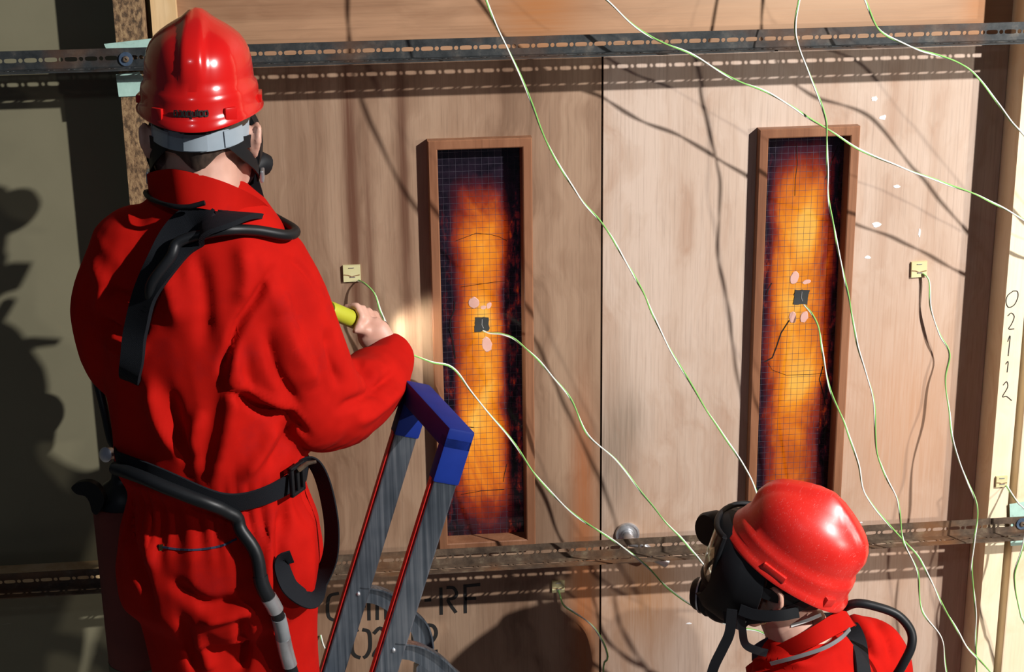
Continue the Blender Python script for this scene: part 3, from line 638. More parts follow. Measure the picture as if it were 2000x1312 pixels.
# head space: origin at the centre of the helmet's rim plane, +y face, +z crown, +x the wearer's right
def head_shapes(mb, H):
    "head with brow, nose, lips, chin, ears; skull centre a little below the rim plane"
    def P(x, y, z): return H @ Vector((x, y, z))
    mb.ball(P(0, -0.005, -0.015), (0.076, 0.095, 0.098), 24, H)          # skull
    mb.ball(P(0, 0.030, -0.085), (0.060, 0.062, 0.075), 20, H)           # face
    mb.ball(P(0, 0.056, -0.142), (0.034, 0.030, 0.026), 14, H)           # chin
    for s in (-1, 1):
        mb.tube([P(s*0.060, -0.005, -0.085), P(s*0.055, 0.02, -0.125), P(s*0.025, 0.06, -0.145)], [0.022, 0.022, 0.018], 10)  # jaw
        mb.ball(P(s*0.032, 0.076, -0.072), (0.020, 0.016, 0.014), 12, H)  # cheek
        mb.ball(P(s*0.030, 0.081, -0.040), (0.013, 0.010, 0.010), 12, H)  # eye
        mb.tube([P(s*0.012, 0.092, -0.024), P(s*0.032, 0.090, -0.021), P(s*0.050, 0.076, -0.028)], [0.007, 0.008, 0.006], 8)  # brow
        # ear: rim, lobe and bowl
        mb.ball(P(s*0.079, -0.012, -0.062), (0.008, 0.017, 0.026), 14, H)
        mb.tube([P(s*0.083, 0.004, -0.052), P(s*0.090, -0.006, -0.034), P(s*0.094, -0.022, -0.038), P(s*0.093, -0.028, -0.058), P(s*0.086, -0.016, -0.082), P(s*0.080, -0.004, -0.090)], [0.005, 0.0055, 0.006, 0.006, 0.006, 0.006], 8)
    mb.tube([P(0, 0.090, -0.032), P(0, 0.103, -0.058), P(0, 0.112, -0.076), P(0, 0.098, -0.086)], [0.008, 0.010, 0.013, 0.009], 10)  # nose
    mb.tube([P(-0.024, 0.084, -0.112), P(0, 0.095, -0.107), P(0.024, 0.084, -0.112)], [0.005, 0.008, 0.005], 8)   # lips
    mb.tube([P(-0.020, 0.084, -0.120), P(0, 0.093, -0.119), P(0.020, 0.084, -0.120)], [0.005, 0.008, 0.005], 8)

def helmet(name, H, mat, label, marks=True, band=True, S=(1, 1, 1)):
    root = empty(name, mat=H); tag(root, label, 'helmet')
    A, B, Z_ = 0.104*S[0], 0.136*S[1], S[2]        # half width, half length at the rim
    prof = [(1.105, -0.008), (1.108, -0.003), (1.06, 0.005), (1.03, 0.013), (1.025, 0.030), (1.005, 0.040), (0.955, 0.046), (0.945, 0.062), (0.925, 0.083), (0.885, 0.101), (0.82, 0.116), (0.74, 0.1275), (0.64, 0.137), (0.52, 0.1462), (0.39, 0.1548), (0.25, 0.1628), (0.11, 0.169), (0.012, 0.1715)]
    n = 128; vs = []; fs = []
    for i, (r, h) in enumerate(prof):
        for k in range(n):
            a = 2*math.pi*k/n; x, y = math.sin(a), -math.cos(a)          # a=0 is the back
            front = max(0.0, y)
            # rim dips at back, short peak in front, gutter only low down
            dip = -0.015*max(0, -y)**3*max(0, 1-h/0.05) if h < 0.05 else 0
            ex = 1.0
            if i < 4: ex += (0.09 if i < 2 else 0.05)*front**4
            bx = A*x*r; by = B*y*r*ex
            z = h+dip-(0.006*front**4 if i < 2 else 0)
            if i >= 6:                                                     # raised centre ridge and two side ribs, fore and aft
                d = abs(bx); rz = 0
                e = min(1, max(0, 1-(d-0.010)/0.015)); e = e*e*(3-2*e); sf = min(1, (i-5)/3)*(1 if h > 0.075 else max(0, (h-0.05)/0.025))
                rz = 0.0075*e*sf
                nx, ny, nz = bx/A**2, by/B**2, max(z, 0.001)/0.11**2; L = math.sqrt(nx*nx+ny*ny+nz*nz)
                bx += nx/L*rz; by += ny/L*rz; z += nz/L*rz
            vs.append(Vector((bx, by, z*Z_)))
    m = len(prof)
    fs = [(i*n+k, i*n+(k+1) % n, (i+1)*n+(k+1) % n, (i+1)*n+k) for i in range(m-1) for k in range(n)]
    fs.append(tuple((m-1)*n+k for k in range(n)))
    # inside of the shell
    b = len(vs); inn = [(1.09, -0.0075), (0.985, 0.000), (0.96, 0.03), (0.90, 0.07), (0.80, 0.105), (0.55, 0.138), (0.2, 0.152), (0.012, 0.154)]
    for i, (r, h) in enumerate(inn):
        for k in range(n):
            a = 2*math.pi*k/n; x, y = math.sin(a), -math.cos(a); front = max(0, y)
            dip = -0.015*max(0, -y)**3*max(0, 1-h/0.05) if h < 0.05 else 0
            vs.append(Vector((A*x*r, B*y*r*(1+(0.09*front**4 if i == 0 else 0)), (h+dip-(0.006*front**4 if i == 0 else 0))*Z_)))
    q = len(inn)
    fs += [(b+i*n+k, b+(i+1)*n+k, b+(i+1)*n+(k+1) % n, b+i*n+(k+1) % n) for i in range(q-1) for k in range(n)]
    fs += [(k, b+k, b+(k+1) % n, (k+1) % n) for k in range(n)]+[tuple(b+(q-1)*n+k for k in range(n-1, -1, -1))]
    sh = MB().add(vs, fs).build('shell', mat, root, True)
    # lugs at the back rim and side clip slots
    for s in (-1, 1):
        a = s*0.62; p = Vector((A*math.sin(a)*1.035, -B*math.cos(a)*1.035, -0.002)); T = Matrix.Translation(p) @ Matrix.Rotation(a, 4, 'Z')
        MB().box((-0.011, -0.006, -0.008), (0.011, 0.008, 0.014), T, 0.003).build('rim_lug', mat, root, True)
        a = s*1.62; p = Vector((A*math.sin(a)*1.045, -B*math.cos(a)*1.045, 0.009)); T = Matrix.Translation(p) @ Matrix.Rotation(a, 4, 'Z')
        MB().box((-0.024, -0.0035, -0.006), (0.024, 0.004, 0.007), T, 0.002).build('side_clip', mat, root, True)
    if band:   # nape strap of the cradle, in three ratchet pieces
        pts = []; nr = []
        for k in range(25):
            a = -1.35+2.7*k/24; y = -math.cos(a); x = math.sin(a)
            pts.append(Vector((0.079*x, 0.106*y+0.004, -0.032-0.012*math.cos(a)))); nr.append(Vector((x/0.086, y/0.112, 0)).normalized())
        MB().ribbon(pts, nr, 0.030, 0.003).build('nape_strap', 'harness_grey', root, True)
        for k0, k1 in ((3, 7), (10, 14), (17, 21)):
            MB().ribbon([pts[k]+nr[k]*0.0025 for k in range(k0, k1+1)], [nr[k] for k in range(k0, k1+1)], 0.026, 0.003).build('ratchet_piece', 'harness_grey', root, True)
    if marks:  # blurred dark word moulded at the back: a row of small round letters
        x = -0.033; wd = [0.008, 0.008, 0.007, 0.009, 0.008, 0.004, 0.008, 0.008]
        for i, wl_ in enumerate(wd):
            an = (x+wl_/2)/0.13; mb = MB(); N = Vector((math.sin(an), -math.cos(an), 0.05)).normalized()
            def on(u, v): a2 = (x+wl_/2+u)/0.134; return Vector((A*1.034*1.0*math.sin(a2*1.28), -B*1.036*math.cos(a2*1.28), 0.0065+v))
            hh = 0.0042
            ring = [(-0.35*wl_, -hh), (0.3*wl_, -hh), (0.38*wl_, 0), (0.3*wl_, hh), (-0.3*wl_, hh), (-0.38*wl_, 0), (-0.35*wl_, -hh)]
            if i == 3: ring = ring+[(0.35*wl_, -hh), (0.35*wl_, -hh*1.9)]
            if i == 5: ring = [(0, -hh), (0, hh*1.6)]
            if i in (1, 4): ring = ring[:5] if i == 1 else [(-0.35*wl_, hh), (-0.35*wl_, -hh), (0.35*wl_, -hh), (0.35*wl_, hh)]
            pts = [on(*p)+N*0.0012 for p in ring]
            mb.ribbon(pts, [N]*len(pts), 0.0024, 0.0008); mb.build('moulded_letter', 'black_paint', root); x += wl_
    return root

def face_mask(H, label, dangling=()):
    root = empty('breathing_mask', mat=H); tag(root, label, 'face mask')
    # rubber seal and shell around the face
    def ringpt(a, yy, sx, top, bot):
        x = sx*math.sin(a); c = math.cos(a); z = -0.075+(top if c > 0 else bot)*c
        return Vector((x, yy+0.035*(1-abs(math.sin(a))**1.5), z))
    n = 32; rows = []
    for (yy, sx, top, bot) in ((0.005, 0.090, 0.090, 0.098), (0.045, 0.092, 0.092, 0.098), (0.078, 0.086, 0.084, 0.090), (0.096, 0.070, 0.066, 0.076)):
        rows.append([ringpt(2*math.pi*k/n, yy, sx, top, bot) for k in range(n+1)])
    MB().sheet(rows, 0.007).build('rubber_seal', 'rubber', root, True)
    # clear visor, upper two thirds, curved
    g = []
    for i in range(9):
        v = i/8; row = []
        for j in range(13):
            u = -1+2*j/12; z = 0.000-0.105*v; wdt = 0.073*(1-0.25*max(0, v-0.4)); row.append(Vector((wdt*math.sin(u*1.25)/math.sin(1.25), 0.094+0.048*math.cos(u*1.25)-0.010*(v-0.4)**2-0.012, z)))
        g.append(row)
    MB().sheet(g, 0.0025).build('visor', 'visor', root, True)
    # visor rim
    loop = g[0]+[r[-1] for r in g[1:]]+g[-1][::-1][1:]+[r[0] for r in g[::-1]][1:]
    MB().tube(loop, 0.005, 8).build('visor_rim', 'rubber', root, True)
    # exhale valve housing with a bright ring, and breathing hose port on the far side
    C = H.to_3x3()
    T = Matrix.Translation((0, 0.092, -0.152)) @ Matrix.Rotation(-math.radians(108), 4, 'X')
    vv = MB().lathe([(0.0, 0.0), (0.036, 0.0), (0.037, 0.018), (0.031, 0.026), (0.028, 0.038), (0.024, 0.043), (0.0, 0.044)], 24, T).build('exhale_valve', 'rubber', root, True)
    MB().lathe([(0.0315, 0.0262), (0.0335, 0.0262), (0.0335, 0.029), (0.0315, 0.029)], 24, T).build('valve_ring', 'steel_bright', vv, True)
    MB().ball((0, 0.078, -0.150), (0.050, 0.042, 0.040), 18).build('chin_cup', 'rubber', root, True)
    T = Matrix.Translation((0.046, 0.128, -0.048)) @ Matrix.Rotation(math.radians(62), 4, 'Z') @ Matrix.Rotation(-math.pi/2, 4, 'X')
    MB().lathe([(0.0, 0.0), (0.026, 0.0), (0.030, 0.012), (0.030, 0.036), (0.026, 0.042), (0.0, 0.043)], 24, T).build('speech_unit', 'rubber', root, True)
    # head harness: two side straps each side to the back of the head
    for s in (-1, 1):
        for (z0, z1, w_) in ((-0.055, -0.040, 0.020), (-0.135, -0.010, 0.020)):
            ps = []; ns = []
            for k in range(9):
                t_ = k/8; a = math.radians(70)+t_*math.radians(100); x = s*0.090*math.sin(a)*(0.97 if t_ < 0.9 else 0.95); y = 0.018+0.108*math.cos(a)*1.0
                if t_ > 0.5: y = max(y, -0.100)
                ps.append(Vector((x, y, z0+(z1-z0)*t_-0.010*math.sin(t_*math.pi)))); ns.append(Vector((x/0.09, (y-0.01)/0.11, 0.0)).normalized())
            MB().ribbon(ps, ns, w_, 0.003).build('head_strap', 'rubber', root, True)
        MB().box((-0.003, -0.014, -0.010), (0.003, 0.014, 0.010), Matrix.Translation((s*0.093, 0.03, -0.128)), 0.002).build('strap_buckle', 'steel_bright', root)
    return root

def finger(mb, pts, r0, r1):
    n = len(pts); mb.tube(pts, [r0+(r1-r0)*i/(n-1) for i in range(n)], 10); mb.ball(pts[-1], r1, 10); mb.ball(pts[0], r0, 10)

def ell(c, hw, hd, yaw, n=36, sq=2.3):
    out = []
    for k in range(n):
        a = 2*math.pi*k/n; x = hw*math.copysign(abs(math.cos(a))**(2/sq), math.cos(a)); y = hd*math.copysign(abs(math.sin(a))**(2/sq), math.sin(a))
        out.append(Vector(c)+Vector((x*math.cos(yaw)-y*math.sin(yaw), x*math.sin(yaw)+y*math.cos(yaw), 0)))
    return out
def limb(mb, pts, rads, n=18, flat=1.0, k=5):
    A = cat([tuple(p)+(r,) for p, r in zip(pts, rads)], k)
    mb.tube([a[:3] for a in A], [a[3] for a in A], n, flat); mb.ball(A[0][:3], A[0][3]*0.98, 16); mb.ball(A[-1][:3], A[-1][3]*0.98, 16)

# ------------------------------------------------------------------ person standing on the ladder
Y1 = -0.44
def Q(px, py, dY=0.0): return U(px, py, Y1+dY)
H1 = frame(U(391, 200, Y1-0.01), (math.sin(math.radians(1.5)), math.cos(math.radians(1.5)), 0.0), (0.02, -0.02, 1))
yaw1 = -math.radians(14)
TORSO1 = [(394, 350, .062, .060), (398, 392, .095, .080), (398, 430, .128, .098), (394, 480, .160, .122), (390, 560, .180, .140), (392, 660, .172, .142), (398, 760, .165, .138),
          (408, 850, .162, .136), (416, 905, .160, .136), (420, 935, .150, .124), (422, 965, .152, .126), (425, 1020, .172, .146), (428, 1085, .180, .154), (430, 1150, .172, .150), (432, 1195, .135, .125)]
def arms1(inner=0.0):
    k = 1-inner
    La = [Q(278, 505), Q(232, 575), Q(226, 645, .01), Q(238, 705, .05), Q(262, 722, .14), Q(310, 705, .22)]
    Ra = [Q(500, 530), Q(550, 600, -.02), Q(588, 692, -.02), Q(628, 788, .03), Q(690, 772, .13), Q(738, 735, .22), Q(764, 700, .285)]
    Lr = [.092, .076, .070, .064, .058, .050]; Rr = [.098, .084, .080, .082, .074, .060, .049]
    if inner: Lr = [.055, .05, .046, .043, .038, .030]; Rr = [.058, .052, .048, .044, .042, .034, .028]
    return (La, Lr), (Ra, Rr)
hipL, hipR = Q(372, 1130, -.01), Q(508, 1130, -.01)
STEP_Z = 0.262
def legs1(inner=0.0):
    kl = U(432, 1330, Y1-0.03); kl = Vector((-0.675, Y1-0.02, 0.70)); kr = Vector((-0.585, Y1-0.02, 0.70))
    al = Vector((-0.70, Y1, STEP_Z+0.10)); ar = Vector((-0.595, Y1, STEP_Z+0.10))
    L = [hipL, hipL.lerp(kl, 0.5)+Vector((0.012, 0, 0)), kl, kl.lerp(al, 0.5), al]; R = [hipR, hipR.lerp(kr, 0.5), kr, kr.lerp(ar, 0.5), ar]
    r = [.105, .098, .078, .070, .060] if not inner else [.08, .07, .055, .05, .04]
    return (L, r), (R, r)
person1 = empty('person', (hipL.lerp(hipR, 0.5).x, Y1, STEP_Z))
tag(person1, 'person in red coveralls standing on the ladder with back turned, right hand raised', 'person')
inv1 = person1.location.copy()
def add_to(root, me, name, mat):
    V = get_v(me)-np.array(root.location); set_v(me, V); return mesh_obj(name, me, mat, root)

mb = MB()
mb.loft([ell(Q(x, y), a, b, yaw1) for x, y, a, b in TORSO1])
for P_, R_ in arms1()+legs1(): limb(mb, P_, R_)
limb(mb, [Q(505, 555, -.03), Q(502, 655, -.075), Q(545, 735, -.065), Q(612, 800, -.015)], [.070, .066, .068, .070])   # loose cloth of the right sleeve
cov = fuse(mb, 0.006, 7)
# waist gathers where the belt pulls the cloth in
V = get_v(cov); N = get_n(cov); zb = Q(418, 930).z; cxy = Q(420, 930)
ang = np.arctan2(V[:, 1]-cxy.y, V[:, 0]-cxy.x); rad = np.hypot(V[:, 0]-cxy.x, V[:, 1]-cxy.y)
near = np.exp(-((V[:, 2]-zb+0.02)/0.06)**2)*(rad < 0.26)
set_v(cov, V+N*(0.0035*near*np.sin(ang*34+3*np.sin(ang*5)+V[:, 2]*12))[:, None])
crumple(cov, 0.007, 6.0, (1, 1, 0.6), 3.0)
crumple(cov, 0.0045, 9, (1.2, 1.2, 0.5), 11.0, ridged=True)
folds(cov, [
    ([(445, 640), (455, 720), (450, 800), (430, 900), (405, 955)], 0.014, 22), ([(532, 528), (495, 590), (464, 640), (442, 700), (434, 735)], -0.018, 11), ([(560, 500), (600, 535), (640, 600)], -0.004, 8),
    ([(545, 560), (560, 640), (590, 720)], 0.010, 22),
    ([(560, 620), (590, 700), (610, 760)], 0.012, 22), ([(520, 640), (545, 730), (590, 800)], -0.012, 16), ([(640, 640), (650, 700), (665, 760)], -0.010, 14),
    ([(440, 752), (500, 796), (560, 815), (600, 850)], -0.016, 10), ([(445, 730), (505, 768), (570, 800)], 0.008, 12), ([(660, 800), (720, 770), (780, 720)], -0.010, 12), ([(690, 700), (720, 730), (740, 780)], -0.010, 11), ([(700, 830), (750, 790), (790, 750)], 0.009, 12),
    ([(300, 480), (330, 560), (350, 640)], 0.010, 24), ([(380, 480), (400, 580), (400, 680)], -0.008, 22), ([(470, 470), (480, 540), (470, 600)], 0.008, 22),
    ([(200, 560), (250, 580), (300, 570)], -0.010, 14), ([(190, 620), (240, 650), (290, 640)], -0.012, 12), ([(205, 670), (250, 690), (280, 680)], 0.010, 12), ([(180, 500), (200, 560), (190, 620)], 0.008, 16),
    ([(330, 760), (350, 850), (390, 920)], -0.012, 18), ([(290, 740), (310, 820), (350, 890)], 0.012, 18), ([(395, 800), (375, 870), (390, 930)], 0.012, 18), ([(540, 820), (510, 880), (470, 940)], 0.012, 16), ([(570, 800), (560, 860), (520, 920)], -0.010, 12),
    ([(255, 960), (250, 1040), (275, 1120), (300, 1200)], -0.012, 12), ([(300, 980), (290, 1060), (300, 1120)], 0.008, 14), ([(600, 980), (605, 1080), (600, 1200)], 0.006, 14), ([(560, 980), (550, 1060), (560, 1160)], -0.012, 14), ([(530, 1000), (525, 1080), (520, 1180)], 0.008, 12),
    ([(330, 1130), (400, 1180), (470, 1170)], -0.010, 16), ([(390, 1215), (440, 1205), (500, 1190)], 0.012, 14), ([(470, 1200), (475, 1260), (470, 1312)], -0.014, 14), ([(380, 1230), (400, 1280), (410, 1312)], 0.010, 16), ([(350, 1200), (370, 1260), (380, 1312)], -0.010, 14),
])
cov1_bvh = bvh(cov)
cov1 = add_to(person1, cov, 'coverall', 'coverall')
def hit(tree, px, py, off=0.004):
    d = ray(px, py); loc, nrm, i, dist = tree.ray_cast(CAM, d)
    if loc is None: return None
    if nrm.dot(d) > 0: nrm = -nrm
    return loc+nrm*off, nrm
def near_pt(tree, p, off=0.004):
    loc, nrm, i, d = tree.find_nearest(Vector(p)); v = Vector(p)-loc
    return loc+nrm*off, nrm

# skin body: continuous head, neck, trunk, arms and hands
mb = MB(); head_shapes(mb, H1)
nb = Q(396, 400, 0.0); mb.tube([H1 @ Vector((0, -0.015, -0.07)), H1 @ Vector((0, -0.022, -0.12)), nb.lerp(H1 @ Vector((0, -0.022, -0.12)), 0.4), nb], [.058, .060, .063, .075], 20)
mb.loft([ell(Q(x, y), a*0.72, b*0.72, yaw1, 24) for x, y, a, b in TORSO1[1:]])
for P_, R_ in arms1(1)+legs1(1): limb(mb, P_, R_, 14)
# right hand closed around the torch
wr = Q(764, 700, .285); kn = U(716, 632, -.135); HD = (kn-wr).normalized()
Tt, Th = U(642, 604, -.178), U(742, 646, -.075)                          # torch tail and head
TA = (Th-Tt).normalized()
away = Vector((0, 1, 0)); SIDE = TA                                     # knuckles are laid out along the torch
mb.tube([wr, wr.lerp(kn, 0.35), wr.lerp(kn, 0.75), kn], [.026, .031, .034, .024], 16, 0.62, up=(0, 1, 0))
tc = Tt.lerp(Th, 0.60)
for i, (o_, ln) in enumerate(((0.030, 0.95), (0.010, 1.05), (-0.010, 1.0), (-0.029, 0.85))):
    c0 = tc+TA*o_; u_ = (Vector((0, -1, 0))-TA*Vector((0, -1, 0)).dot(TA)).normalized(); v_ = TA.cross(u_)
    if v_.z < 0: v_ = -v_
    rr = 0.027
    pts = []
    for s_, a_ in ((0, -20), (1, 45), (2, 110), (3, 170), (4, 215)):
        if s_ == 4 and ln < 0.9: a_ = 200
        a2 = math.radians(a_); pts.append(c0+(u_*math.cos(a2)+v_*math.sin(a2))*rr*(1.12 if s_ == 0 else 1))
    base = wr.lerp(kn, 0.72)+TA*o_*0.8+Vector((0, 0.0, 0)); finger(mb, [base]+pts, 0.0098*(0.9 if i == 3 else 1), 0.0076)
finger(mb, [wr.lerp(kn, 0.30)+TA*0.020, tc+TA*0.050-Vector((0, 0.022, 0.012)), tc+TA*0.055+Vector((0, -0.024, 0.016)), tc+TA*0.048+Vector((0, -0.010, 0.030))], 0.0115, 0.0085)
# left hand resting on the strap in front
lw = Q(310, 705, .22); lk = Q(352, 690, .23)
mb.tube([lw, lw.lerp(lk, 0.5), lk], [.028, .034, .026], 14, 0.6, up=(0, 1, 0))
for i in range(4):
    b0 = lk+Vector((-0.004*i, -0.008, 0.026-0.018*i)); finger(mb, [b0, b0+Vector((0.03, -0.006, 0)), b0+Vector((0.052, -0.024, -0.004)), b0+Vector((0.054, -0.040, -0.006))], 0.0095, 0.0078)
finger(mb, [lw.lerp(lk, 0.4), lw.lerp(lk, 0.7)+Vector((0, -0.02, 0.035)), lk+Vector((0.01, -0.03, 0.045))], 0.011, 0.0085)
bd = fuse(mb, 0.0042, 4)
add_to(person1, bd, 'body', 'skin')
# hair on the nape and sides
mb = MB(); vs = []
rows = []
for i in range(7):
    v = i/6; row = []
    for k in range(25):
        a = -1.75+3.5*k/24; x = math.sin(a); y = -math.cos(a)
        tail = 0.026*max(0, math.cos(a*2.6))**2 if abs(a) < 0.6 else 0
        z = 0.01-v*(0.066+tail); rx = 0.0785*(1-0.18*v*v); ry = 0.0985*(1-0.24*v*v)
        row.append(H1 @ Vector((rx*x, -0.005+ry*y, z-0.01))-inv1)
    rows.append(row)
mb.sheet(rows, 0.006); mb.build('hair', 'hair', person1, True)
# raised collar
def collar(root, low, high, mat='coverall', th=0.004, n=6):
    A = cat([tuple(p) for p in low], n); B = cat([tuple(p) for p in high], n); rows = []
    for a, b in zip(A, B):
        a, b = Vector(a), Vector(b); rows.append([a-root.location, a.lerp(b, 0.5)+(a-b).cross(Vector((1, 0, 0)))*0.0-root.location, b-root.location])
    return MB().sheet(rows, th).build('collar', mat, root, True)
low = [Q(318, 398, .085), Q(296, 385, .04), Q(300, 395, -.03), Q(345, 402, -.085), Q(400, 408, -.10), Q(450, 420, -.085), Q(492, 440, -.03), Q(500, 432, .05)]
high = [Q(330, 352, .085), Q(296, 350, .045), Q(292, 338, -.02), Q(335, 330, -.075), Q(395, 342, -.085), Q(450, 360, -.078), Q(500, 384, -.05), Q(525, 402, -.005)]
collar(person1, low, high)
# back pocket zip
zp = [hit(cov1_bvh, *p, 0.001) for p in cat([(308, 1066), (345, 1072), (385, 1073), (430, 1066), (462, 1052)], 5)]
zz = MB().ribbon([p[0]-inv1 for p in zp], [p[1] for p in zp], 0.0035, 0.0015).build('pocket_zip', 'navy_cloth', person1)
p = zp[1]; MB().box((-0.004, -0.002, -0.007), (0.004, 0.002, 0.005), Matrix.Translation(p[0]-inv1), 0.001).build('zip_pull', 'gold', zz)
for s_, (a, b) in enumerate(((al_, None) for al_ in (Vector((-0.70, Y1, STEP_Z)), Vector((-0.595, Y1, STEP_Z))))):
    mbb = MB(); a = a-inv1
    mbb.tube([a+Vector((0, -0.07, 0.035)), a+Vector((0, 0.0, 0.045)), a+Vector((0.01, 0.08, 0.038)), a+Vector((0.015, 0.15, 0.03))], [.034, .042, .042, .030], 14); mbb.tube([a+Vector((0, -0.01, 0.04)), a+Vector((0, -0.01, 0.16))], [.045, .05], 14)
    me = fuse(mbb, 0.008, 3); V = get_v(me); V[:, 2] = np.maximum(V[:, 2], a.z+0.001); set_v(me, V); mesh_obj('boot', me, 'rubber', person1)

helmet('safety_helmet', H1, 'helmet_red', 'glossy red safety helmet with nape strap, worn by the person on the ladder', S=(0.88, 0.88, 0.85))
mask1 = face_mask(H1, 'black breathing mask worn by the person on the ladder, seen from behind')

# ------------------------------------------------------------------ torch in the raised hand
tr = empty('torch', Tt); tag(tr, 'small yellow torch gripped in the raised right hand', 'torch')
q = TA.to_track_quat('Z', 'Y').to_matrix().to_4x4(); L = (Th-Tt).length
MB().lathe([(0.0, 0.0), (0.015, 0.0), (0.0165, 0.004), (0.0165, L*0.72), (0.0, L*0.72)], 20, q).build('barrel', 'yellow_plastic', tr, True)
MB().lathe([(0.0165, L*0.70), (0.020, L*0.76), (0.022, L), (0.019, L), (0.016, L*0.9), (0.0, L*0.88)], 20, q).build('torch_head', 'rubber', tr, True)
t = NT('torch_lens'); t.out((0.8, 0.8, 0.7), 0.2); t.b.inputs['Emission Color'].default_value = (1, 0.93, 0.75, 1); t.b.inputs['Emission Strength'].default_value = 6
MB().lathe([(0.0, L*0.95), (0.0175, L*0.95), (0.0175, L*0.96), (0.0, L*0.965)], 20, q).build('torch_lens', 'torch_lens', tr, True)
tgt = U(853, 655, 0)
lo = spot('torch_beam', Th+TA*0.004, tgt, 3.4, 0.012, (1, 0.93, 0.78), 84, 1.0); lo.parent = tr; lo.location = Th+TA*0.004-Tt

# ------------------------------------------------------------------ breathing apparatus of the standing person
ba = empty('breathing_apparatus', Q(300, 900)); tag(ba, 'hip-slung breathing apparatus with black harness, hoses and brown cylinder on the standing person', 'breathing set')
bo = Vector(ba.location)
def strap_px(tree, pxs, width, name, root, mat='webbing', off=0.004, th=0.004, n=6, extra=None, org=None):
    org = Vector(root.location) if org is None else org
    P, N = [], []
    W = [w_ for *_, w_ in cat([(0, 0, w_) for w_ in width], n)] if isinstance(width, list) else None
    Wd = []
    for i, p in enumerate(cat(pxs, n)):
        h = hit(tree, p[0], p[1], off)
        if h is None: continue
        P.append(h[0]); N.append(h[1]); Wd.append(W[min(i, len(W)-1)] if W else width)
    # even out the normals and the path
    for _ in range(14):
        N = [sum((N[min(max(i+k, 0), len(N)-1)] for k in (-1, 0, 1)), Vector()).normalized() for i in range(len(N))]
        P = [P[i] if i in (0, len(P)-1) else (P[i-1]+P[i]*2+P[i+1])/4 for i in range(len(P))]
    if extra:
        P, N, Wd = extra(P, N, Wd)
        for _ in range(6):
            N = [N[i] if i in (0, len(N)-1) else (N[i-1]+N[i]*2+N[i+1]).normalized() for i in range(len(N))]
            P = [P[i] if i in (0, len(P)-1) else (P[i-1]+P[i]*2+P[i+1])/4 for i in range(len(P))]
            Wd = [Wd[i] if i in (0, len(Wd)-1) else (Wd[i-1]+Wd[i]*2+Wd[i+1])/4 for i in range(len(Wd))]
    return MB().ribbon([p-org for p in P], N, Wd, th).build(name, mat, root, True), P, N
def over_shoulder(P, N, W):
    # carry the strap on over the shoulder to the chest
    k0 = next(i for i, p in enumerate(P) if projpx(np.array([p]))[0][0] < 392); P, N, W = P[k0:], N[k0:], W[k0:]
    K = cat([tuple(Q(508, 470, .12)), tuple(Q(500, 436, .05)), tuple(Q(482, 421, -.04)), tuple(Q(455, 417, -.095)), tuple(Q(424, 424, -.125)), tuple(P[0])], 4)[:-1]
    ad = [(Vector(k), Vector((0.1, 1.0-1.5*i/len(K), 0.75))) for i, k in enumerate(K)][::-1]
    b = P[-1]; en = [(b+Vector((0.0, 0.012, -0.016)), Vector((-0.1, -0.9, -0.4))), (b+Vector((0.0, 0.045, -0.026)), Vector((-0.1, -0.4, -0.9))), (b+Vector((0.0, 0.10, -0.028)), Vector((0, 0, -1)))]
    return [q_[0] for q_ in ad[::-1]]+P+[q_[0] for q_ in en], [q_[1].normalized() for q_ in ad[::-1]]+N+[q_[1].normalized() for q_ in en], [0.05+0.024*i/len(ad) for i in range(len(ad))]+W+[0.034]*3
strap_px(cov1_bvh, [(466, 436), (435, 428), (400, 436), (365, 460), (332, 497), (305, 545), (284, 600), (270, 655), (264, 700), (262, 735)], [0.050, 0.068, 0.074, 0.070, 0.056, 0.046, 0.042, 0.040, 0.038, 0.036], 'shoulder_strap', ba, off=0.014, th=0.009, extra=over_shoulder)
# waist belt, right round
def ring_belt(P, N, W):
    C = Q(418, 935); a0 = math.atan2(P[-1].y-C.y, P[-1].x-C.x); a1 = math.atan2(P[0].y-C.y, P[0].x-C.x)
    while a1 < a0: a1 += 2*math.pi
    for k in range(1, 14):
        f = k/14; a = a0+(a1-a0)*f; z = P[-1].z*(1-f)+P[0].z*f
        loc, nr, i_, d_ = cov1_bvh.ray_cast(Vector((C.x, C.y, z)), Vector((math.cos(a), math.sin(a), 0)))
        if loc is not None: P.append(loc+Vector((math.cos(a), math.sin(a), 0))*0.006); N.append(Vector((math.cos(a), math.sin(a), 0))); W.append(0.036)
    return P+[P[0]], N+[N[0]], W+[W[0]]
belt, BP, BN = strap_px(cov1_bvh, [(236, 897), (262, 908), (300, 922), (350, 944), (400, 966), (440, 976), (480, 974), (520, 961), (555, 944), (583, 925), (600, 912)], 0.038, 'waist_belt', ba, off=0.008, th=0.004, extra=ring_belt)
h = hit(cov1_bvh, 566, 932, 0.014); bx = h[1].cross(Vector((0, 0, 1))).normalized(); T = Matrix.Translation(h[0]-bo) @ Matrix((tuple(bx)+(0,), tuple(h[1])+(0,), (0, 0, 1, 0), (0, 0, 0, 1))).transposed()
bk = MB().box((-0.021, -0.003, -0.026), (-0.013, 0.004, 0.026), T, 0.002).box((0.013, -0.003, -0.026), (0.021, 0.004, 0.026), T, 0.002).box((-0.021, -0.003, 0.020), (0.021, 0.004, 0.027), T, 0.002).box((-0.021, -0.003, -0.027), (0.021, 0.004, -0.020), T, 0.002).box((-0.004, -0.003, -0.024), (0.004, 0.004, 0.024), T, 0.002)
bk = bk.build('buckle', 'rubber', ba, True)
MB().tube([h[0]+Vector((0.004, -0.004, 0.018))-bo, h[0]+Vector((0.020, -0.006, 0.030))-bo, h[0]+Vector((0.034, -0.006, 0.032))-bo], [.005, .004, .003], 8).build('buckle_prong', 'steel_brown', bk, True)
